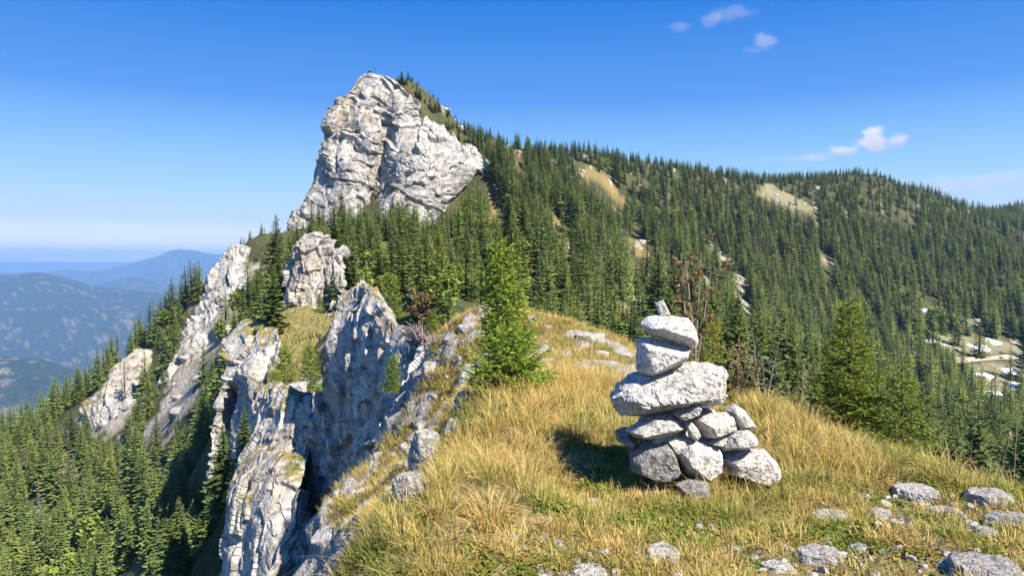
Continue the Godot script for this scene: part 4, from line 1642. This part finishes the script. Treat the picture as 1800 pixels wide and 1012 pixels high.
# ---------------------------------------------------------------- shrubs, dead wood and small things
# thin stems that fork twice and end in sprays of small leaves
func shrub(called: String, label: String, category: String, where: Vector3, h: float, spread: float, stems: int, leaves: int, leaf: float, tints: Array, bark: Color, seed_: int, group := "") -> Node3D:
	var r := RandomNumberGenerator.new()
	r.seed = seed_
	var wood := Tris.new()
	var green := Tris.new()
	var ends := []
	for s in stems:
		var a := TAU * s / stems + r.randf_range(-0.5, 0.5)
		var out := Vector3(cos(a), 0, sin(a))
		var tip := out * spread * r.randf_range(0.3, 0.8) + Vector3.UP * h * r.randf_range(0.8, 1.0)
		var mid := tip * 0.5 + Vector3(r.randf_range(-1, 1), 0, r.randf_range(-1, 1)) * spread * 0.12 - out * spread * 0.1
		var rad := 0.010 * h
		wood.tube(PackedVector3Array([Vector3(0, -0.1 * h, 0) + out * 0.02 * h, mid, tip]), PackedFloat32Array([rad, rad * 0.65, rad * 0.2]), 5, bark)
		for k in 9:
			var f := r.randf_range(0.3, 1.0)
			var p := (out * 0.02 * h).lerp(mid, f / 0.5) if f < 0.5 else mid.lerp(tip, (f - 0.5) * 2.0)
			var d := (out * r.randf_range(-0.4, 1.0) + Vector3(r.randf_range(-1, 1), r.randf_range(0.2, 1.2), r.randf_range(-1, 1))).normalized()
			var q := p + d * spread * r.randf_range(0.25, 0.55)
			wood.tube(PackedVector3Array([p, q]), PackedFloat32Array([rad * 0.35, rad * 0.12]), 3, bark)
			ends.append([p, q])
			for e in 3:
				var b := p.lerp(q, r.randf_range(0.4, 1.0))
				var t := b + (d + Vector3(r.randf_range(-1, 1), r.randf_range(-0.6, 1), r.randf_range(-1, 1))).normalized() * spread * r.randf_range(0.1, 0.25)
				wood.tube(PackedVector3Array([b, t]), PackedFloat32Array([rad * 0.14, rad * 0.08]), 3, bark)
				ends.append([b, t])
	for k in leaves:
		var e: Array = ends[r.randi() % ends.size()]
		var p: Vector3 = e[0].lerp(e[1], r.randf_range(0.3, 1.05))
		var d := Vector3(r.randf_range(-1, 1), r.randf_range(-0.8, 0.6), r.randf_range(-1, 1)).normalized()
		var u := d.cross(Vector3(r.randf_range(-1, 1), 1, r.randf_range(-1, 1))).normalized()
		var l := leaf * r.randf_range(0.6, 1.3)
		var c: Color = tints[r.randi() % tints.size()] * r.randf_range(0.7, 1.25)
		green.tri(p, p + d * l * 0.5 + u * l * 0.28, p + d * l, c)
		green.tri(p, p + d * l, p + d * l * 0.5 - u * l * 0.28, c)
	var o := top(called, where)
	mesh_node("stems", wood.mesh(), M.bark, o)
	if leaves > 0:
		mesh_node("foliage", green.mesh(), M.leaf, o)
	tag(o, label, category, group)
	return o


func dead_tree(label: String, where: Vector3, h: float, seed_: int) -> void:
	var r := RandomNumberGenerator.new()
	r.seed = seed_
	var trunk := Tris.new()
	var arms := Tris.new()
	var c := Color(0.34, 0.32, 0.30)
	trunk.tube(PackedVector3Array([Vector3(0, -0.3, 0), Vector3(0.02 * h, h * 0.5, 0), Vector3(0, h, 0)]), PackedFloat32Array([0.02 * h, 0.014 * h, 0.003 * h]), 6, c)
	for k in 34:
		var y := r.randf_range(0.2, 0.97) * h
		var a := r.randf() * TAU
		var l := h * 0.13 * (1.1 - y / h) * r.randf_range(0.5, 1.3) + 0.02 * h
		var p := Vector3(0, y, 0)
		arms.tube(PackedVector3Array([p, p + Vector3(cos(a) * l, -l * 0.25, sin(a) * l)]), PackedFloat32Array([0.004 * h, 0.0015 * h]), 3, c)
	var o := top("dead_tree", where)
	mesh_node("trunk", trunk.mesh(), M.bark, o)
	mesh_node("branches", arms.mesh(), M.bark, o)
	tag(o, label, "dead tree", "dead trees in the forest")


func drape(called: String, centre: Vector3, rx: float, rz: float, turn: float, lift: float, mat: Material, seed_: int) -> void:
	var n := 22
	var v := PackedVector3Array()
	for j in n:
		for i in n:
			var u := float(i) / (n - 1) * 2.0 - 1.0
			var w := float(j) / (n - 1) * 2.0 - 1.0
			# square to ragged round outline
			var q := Vector2(u * sqrt(1.0 - w * w * 0.5), w * sqrt(1.0 - u * u * 0.5))
			var edge := 0.8 + 0.3 * n_soft.get_noise_2d(q.angle() * 1.1 + seed_ * 7.0, seed_)
			var rim := maxf(absf(u), absf(w))
			q = Vector2(q.x * rx, q.y * rz).rotated(turn) * edge
			var x := centre.x + q.x
			var z := centre.z + q.y
			v.append(Vector3(x, hill_h(x, z) + lift * (1.0 if rim < 0.93 else -1.0), z))
	tag(mesh_node(called, arrays_mesh(v, PackedColorArray(), grid_index(n, n)), mat), "", "", "", "structure")


func make_valley() -> void:
	var n := 0
	for s in [[1655, 604, 5, 3], [1722, 610, 7, 3.5], [1745, 600, 5, 3], [1640, 602, 4, 2], [1715, 685, 7, 4], [1745, 690, 5, 4], [1730, 660, 5, 3], [1690, 560, 5, 2.5], [1625, 545, 3, 2], [1750, 570, 4, 2], [1795, 680, 6, 4], [1775, 655, 4, 2.5], [1448, 640, 4, 3], [1443, 622, 3, 2], [1708, 545, 4, 2], [1660, 575, 4, 2], [1710, 770, 4, 3], [1700, 790, 3, 3], [1760, 545, 4, 2]]:
		var p := hill_hit(s[0], s[1], 60.0)
		if p != Vector3.INF:
			drape("snow_patch", p, s[2], s[3] * 1.6, 0.2 * n, 0.22, M.snow, n)
		n += 1
	var mid := []
	for s in [[1660, 640], [1700, 634], [1740, 630], [1780, 629], [1830, 630], [1900, 633]]:
		var p := hill_hit(s[0], s[1], 60.0)
		if p != Vector3.INF:
			mid.append(p)
	var v := PackedVector3Array()
	for k in mid.size():
		var a: Vector3 = mid[maxi(k - 1, 0)]
		var b: Vector3 = mid[mini(k + 1, mid.size() - 1)]
		var across := Vector3(b.z - a.z, 0, a.x - b.x).normalized()
		for e in [-2.6, -1.3, 0.0, 1.3, 2.6]:
			var p: Vector3 = mid[k] + across * e
			v.append(Vector3(p.x, maxf(hill_h(p.x, p.z), mid[k].y - 0.5) + 0.3, p.z))
	tag(mesh_node("road", arrays_mesh(v, PackedColorArray(), grid_index(5, mid.size())), M.road), "", "", "", "structure")
	# boulders and scree blocks strewn on the slopes
	var shapes := []
	var places := [[], [], []]
	for k in 3:
		shapes.append(stone_mesh(blob_planes(0.5, 0.4, 0.5, 950 + k, 9), 0.5, 7, 950 + k, 22.0, 2.0, Color(0.42, 0.41, 0.39)))
	for k in 9000:
		var a := rng.randf_range(-0.62, 0.64)
		var r := lerpf(60.0, 720.0, sqrt(rng.randf()))
		var x := sin(a) * r
		var z := -cos(a) * r
		var kind := in_any(meadows, Vector2(x, z))
		var keep := 0.02
		if kind == 0: keep = 0.25
		elif kind == 1: keep = 0.9
		elif kind == 2: keep = 0.2
		elif n_hill.get_noise_2d(x * 2.2 + 70.0, z * 2.2) > 0.3: keep = 0.3
		if rng.randf() > keep:
			continue
		var s := pow(rng.randf(), 2.2) * 3.4 + 0.6
		places[k % 3].append(Transform3D(Basis(Vector3(rng.randf(), rng.randf(), rng.randf()).normalized(), rng.randf() * TAU).scaled(Vector3(s * 1.3, s * 0.8, s)), Vector3(x, hill_h(x, z), z)))
	var heap := top("scree")
	tag(heap, "", "", "", "stuff")
	for k in 3:
		multi("blocks", shapes[k], M.peak_rock, places[k], [], heap)


func make_summit_things() -> void:
	var p := at(658, 129.5, 302)
	var o := top("summit_cross", p)
	var post := Tris.new()
	post.tube(PackedVector3Array([Vector3(0, -0.6, 0), Vector3(0, 2.9, 0)]), PackedFloat32Array([0.07, 0.05]), 6, Color(0.12, 0.12, 0.12))
	var bar := Tris.new()
	bar.tube(PackedVector3Array([Vector3(-0.7, 2.1, 0), Vector3(0.7, 2.1, 0)]), PackedFloat32Array([0.05, 0.05]), 6, Color(0.12, 0.12, 0.12))
	mesh_node("upright", post.mesh(), M.iron, o)
	mesh_node("crossbar", bar.mesh(), M.iron, o)
	tag(o, "thin metal cross standing on the very top of the peak", "cross")
	var q := at(649.5, 128, 302)
	var b := top("summit_box", q)
	var body := stone_mesh([[Vector3.UP, 0.35], [Vector3.DOWN, 0.4], [Vector3.LEFT, 0.75], [Vector3.RIGHT, 0.75], [Vector3(0, 0, 1), 0.4], [Vector3(0, 0, -1), 0.4]], 0.8, 10, 4, 40.0, 0.1, Color(0.03, 0.03, 0.035))
	mesh_node("body", body, M.iron, b, Vector3(0, 0.3, 0))
	tag(b, "small dark box-like object on the peak left of the cross", "box")


func stalk(where: Vector3, h: float, lean: float, seed_: int, label: String) -> void:
	var t := Tris.new()
	var c := Color(0.33, 0.26, 0.15)
	t.tube(PackedVector3Array([Vector3(0, -0.05, 0), Vector3(lean * 0.35, h * 0.55, 0), Vector3(lean, h, 0.02)]), PackedFloat32Array([0.0028, 0.0022, 0.0012]), 4, c)
	var head := Tris.new()
	var r := RandomNumberGenerator.new()
	r.seed = seed_
	for k in 16:
		var p := Vector3(lean, h, 0.02) - Vector3(lean * 0.1, h * 0.1, 0) * r.randf()
		var d := Vector3(r.randf_range(-1, 1), r.randf_range(0, 1.5), r.randf_range(-1, 1)).normalized() * 0.022
		head.tri(p, p + d + Vector3(0.004, 0, 0), p + d - Vector3(0.004, 0, 0), c * 1.2)
	var o := top("dry_stalk", where)
	mesh_node("stem", t.mesh(), M.bark, o)
	mesh_node("seed_head", head.mesh(), M.leaf, o)
	tag(o, label, "stalk", "dry stalks on the right grass edge")


func make_plants() -> void:
	var fresh := Color(0.29, 0.43, 0.05)
	var old := Color(0.10, 0.165, 0.035)
	var p := near_hit(868, 692)
	var d := sheet_of(p).z
	var h := (692.0 - 412.0) / FOCAL * d
	young_spruce("young_spruce", "bright green young spruce with bare leader standing mid-picture on the ridge", "", p, young_spruce_meshes(41, h, h * 0.235, 22, 6, 0.030, fresh, old, 1.0, 0.28, Vector3(0.4, 0, 0), 1.1, 0.7))
	p = near_hit(896, 692)
	young_spruce("young_spruce", "bushy spruce seedling at the foot of the mid-picture young spruce", "", p, young_spruce_meshes(42, h * 0.42, h * 0.34, 11, 8, 0.026, fresh * 1.05, old, 0.0, 0.03))
	var foot := func(px: float, dist: float) -> Vector3:
		var q := at(px, 460, dist)
		return Vector3(q.x, near_h(q.x, q.z), q.z)
	var olive := Color(0.28, 0.37, 0.05)
	var b: Vector3 = foot.call(1493, 12.5)
	var hb := at(1493, 495, 12.5).y - b.y
	young_spruce("young_spruce", "tallest yellow-green spruce rising behind the golden grass on the right", "", b, young_spruce_meshes(43, hb, hb * 0.29, 30, 8, 0.045, olive, old, 0.6, 0.2, Vector3.ZERO, 0.55, 1.0))
	b = foot.call(1588, 11.8)
	var hc := at(1588, 616, 11.8).y - b.y
	young_spruce("young_spruce", "smaller spruce right next to the tall yellow-green one", "", b, young_spruce_meshes(44, hc, hc * 0.31, 22, 7, 0.045, olive, old * 0.8, 0.6, 0.1, Vector3.ZERO, 0.55, 1.0))
	b = foot.call(1255, 9.5)
	var hd := at(1255, 552, 9.5).y - b.y
	young_spruce("young_spruce", "slim yellowish spruce sapling right behind the cairn", "", b, young_spruce_meshes(45, hd, hd * 0.26, 13, 5, 0.03, Color(0.36, 0.38, 0.05), Color(0.15, 0.19, 0.04), 0.0, 0.05))
	# spruces on the rocks left of the ridge: [x, foot, top, distance, label]
	var bush := young_spruce_meshes(46, 1.0, 0.36, 13, 6, 0.035, fresh * 0.8, old, 0.0, 0.03)
	for s in [
		[690, 690, 622, 18.6, "dark little spruce growing on the lit rock above the shaded wall"],
		[685, 562, 474, 36, "bright green young spruce right of the rock pinnacle"],
		[655, 548, 505, 38, "low spruce tucked against the pinnacle's right side"],
		[800, 612, 548, 30, "green spruce crown behind the left outcrop"],
		[760, 600, 545, 33, "spruce beside the rusty bush behind the dead branches"],
		[545, 692, 602, 48, "dark narrow spruce on the grassy slope above the shaded wall"],
		[500, 702, 606, 50, "slender spruce on the grassy slope left of the narrow one"],
		[484, 708, 650, 48, "broad low spruce below the slender slope spruce"],
		[476, 782, 716, 42, "small spruce on top of the lit rock rib"],
		[562, 548, 518, 80, "tiny spruce at the foot of the middle rock tower"],
	]:
		var q := at(s[0], s[1], s[3])
		var tall: float = (s[1] - s[2]) / FOCAL * s[3]
		young_spruce("young_spruce", s[4], "spruces on the cliff rocks", q, bush, tall, s[0] * 0.37)
	var mats := tinted(0)
	var k := 0
	for s in [
		[430, 806, 712, 56, "spruce in front of the notched white rock rib"], [392, 866, 742, 57, "dark spruce at the left foot of the notched white rib"], [410, 880, 800, 55, "spruce squeezed between forest and lit rock rib"],
		[480, 610, 462, 76, "tall dark spruce left of the middle rock tower"], [470, 600, 500, 80, "spruce leaning in beside the tall dark one"], [490, 560, 440, 92, "spruce on the ridge flank above the tall dark one"],
		[522, 470, 388, 112, "spruce on the crest left of the middle rock tower"], [545, 452, 380, 115, "pointed spruce on the crest just above the tower"], [508, 490, 410, 108, "spruce at the upper left edge of the middle tower"],
		[440, 612, 540, 112, "spruce above the notched white rock rib"], [412, 610, 548, 118, "spruce at the upper left of the notched white rib"], [452, 560, 470, 125, "spruce in the gap between slabs and tall dark spruce"],
		[600, 400, 330, 240, "spruce standing against the gully of the summit cliff"], [690, 425, 345, 235, "pointed spruce before the right foot of the summit cliff"], [640, 420, 350, 238, "spruce before the middle foot of the summit cliff"], [560, 420, 360, 235, "spruce before the left foot of the summit cliff"],
		[340, 940, 850, 76, "spruce second from the rock rib in the shaded hollow"], [350, 1015, 905, 70, "spruce low in the shaded hollow at the bottom edge"], [318, 890, 810, 86, "spruce above the shaded hollow left of the rib"], [298, 970, 880, 84, "spruce at the left rim of the shaded hollow"], [322, 1030, 925, 76, "spruce on the bottom edge left of the hollow's lowest"], [276, 1015, 920, 90, "spruce on the bottom edge farther left of the hollow"],
		[386, 900, 790, 60, "spruce directly left of the lit rock rib"], [370, 960, 850, 66, "lower spruce left of the lit rock rib"],
	]:
		var q := at(s[0], s[1], s[3])
		var tall: float = (s[1] - s[2]) / FOCAL * s[3]
		tag(plant_spruce(q, tall, s[0] * 0.7, k % 6, mats[k % 4], 1.15), s[4], "tree", "spruces along the left ridge")
		k += 1
	# rusty and bare shrubs
	var rust := [Color(0.25, 0.13, 0.06), Color(0.19, 0.11, 0.06), Color(0.27, 0.18, 0.08)]
	b = foot.call(1222, 15.0)
	var he := at(1222, 418, 15.0).y - b.y
	shrub("rowan_tree", "tall thin rowan with rusty leaves behind the cairn", "tree", b, he, he * 0.20, 4, 1500, 0.07, rust, Color(0.22, 0.18, 0.15), 51)
	b = foot.call(1305, 11.0)
	shrub("shrub", "reddish brown bush with green lower leaves right of the cairn", "shrub", b, at(1305, 592, 11.0).y - b.y, 0.55, 5, 700, 0.05, rust + [Color(0.13, 0.17, 0.04), Color(0.16, 0.17, 0.05)], Color(0.24, 0.20, 0.16), 52)
	b = foot.call(1350, 10.5)
	shrub("shrub", "bare grey forked bush left of the tall spruce", "shrub", b, at(1362, 590, 10.5).y - b.y, 0.45, 3, 40, 0.04, [Color(0.14, 0.17, 0.05)], Color(0.22, 0.20, 0.17), 53)
	b = foot.call(1400, 11.5)
	shrub("shrub", "leafy green bush between bare bush and tall spruce", "shrub", b, at(1400, 640, 11.5).y - b.y, 0.8, 6, 900, 0.06, [Color(0.10, 0.15, 0.03), Color(0.14, 0.17, 0.045)], Color(0.24, 0.20, 0.16), 54)
	shrub("shrub", "rusty brown bush among the spruces behind the pinnacle", "shrub", at(738, 590, 33), 2.1, 0.8, 5, 900, 0.12, rust + [Color(0.2, 0.17, 0.06)], Color(0.24, 0.20, 0.16), 55)
	# heap of dead branches
	var heap := Tris.new()
	var r := RandomNumberGenerator.new()
	r.seed = 77
	for n in 70:
		var f := r.randf()
		var a := at(lerpf(696, 742, r.randf()), lerpf(568, 590, r.randf()), 22.5)
		var e := at(lerpf(735, 782, f), lerpf(590, 634, f) + r.randf_range(-10, 10), 20.5)
		var mid := a.lerp(e, 0.5) + Vector3(r.randf_range(-0.1, 0.1), r.randf_range(0.0, 0.25), r.randf_range(-0.2, 0.2))
		heap.tube(PackedVector3Array([a, mid, e]), PackedFloat32Array([0.006, 0.013, 0.02]), 4, Color(0.27, 0.22, 0.19) * r.randf_range(0.7, 1.3))
	tag(mesh_node("branch_heap", heap.mesh(), M.bark), "heap of bare dead branches draped over the ridge behind the pinnacle", "branches")
	for s in [[996, 478, 430, 3, "grey dead tree left of centre on the wooded slope"], [1037, 560, 484, 4, "tallest bleached dead tree above the outcrop"], [1133, 300, 275, 5, "bare snag on the upper slope"], [72, 830, 770, 6, "bare grey snag in the lower left forest edge"], [118, 790, 745, 7, "bleached snag near the left skyline forest"], [905, 420, 375, 8, "grey snag below the right end of the summit cliff"]]:
		var q := hill_hit(s[0], s[1], 60.0)
		if q != Vector3.INF:
			dead_tree(s[4], q, (s[1] - s[2]) / FOCAL * sheet_of(q).z, s[3])
	k = 0
	for s in [[1660, 818, 690, -0.10, "dry stalk leaning left by the smaller spruce"], [1705, 838, 720, 0.12, "dry stalk in the middle of the right rim"], [1760, 856, 760, 0.05, "short dry stalk near the right rim"], [1782, 862, 640, 0.05, "tallest dry stalk at the right border"], [1738, 848, 775, -0.08, "bent short dry stalk right of the middle one"]]:
		var q := near_hit(s[0], s[1])
		stalk(q, (s[1] - s[2]) / FOCAL * sheet_of(q).z, s[3], k, s[4])
		k += 1


func _ready() -> void:
	rng.seed = 20240
	make_materials()
	make_sky()
	make_hillside()
	make_far_hills()
	make_cliffs()
	make_near_ground()
	for poly in [
		[[600, 1040], [640, 960], [720, 885], [800, 785], [832, 705], [930, 665], [1090, 655], [1095, 700], [1090, 775], [1060, 815], [1000, 830], [960, 850], [950, 900], [880, 955], [760, 1012], [720, 1040]],
		[[1285, 700], [1350, 712], [1440, 752], [1640, 818], [1790, 864], [1700, 862], [1580, 838], [1500, 858], [1400, 872], [1330, 850], [1370, 820], [1310, 760]],
		[[1215, 870], [1330, 860], [1400, 870], [1390, 910], [1300, 930], [1225, 910]],
	]:
		long_grass.append(near_poly(poly))
	make_spruce_meshes()
	make_forest()
	make_valley()
	make_cairn()
	make_ground_stones()
	make_plants()
	make_summit_things()
	make_grass()
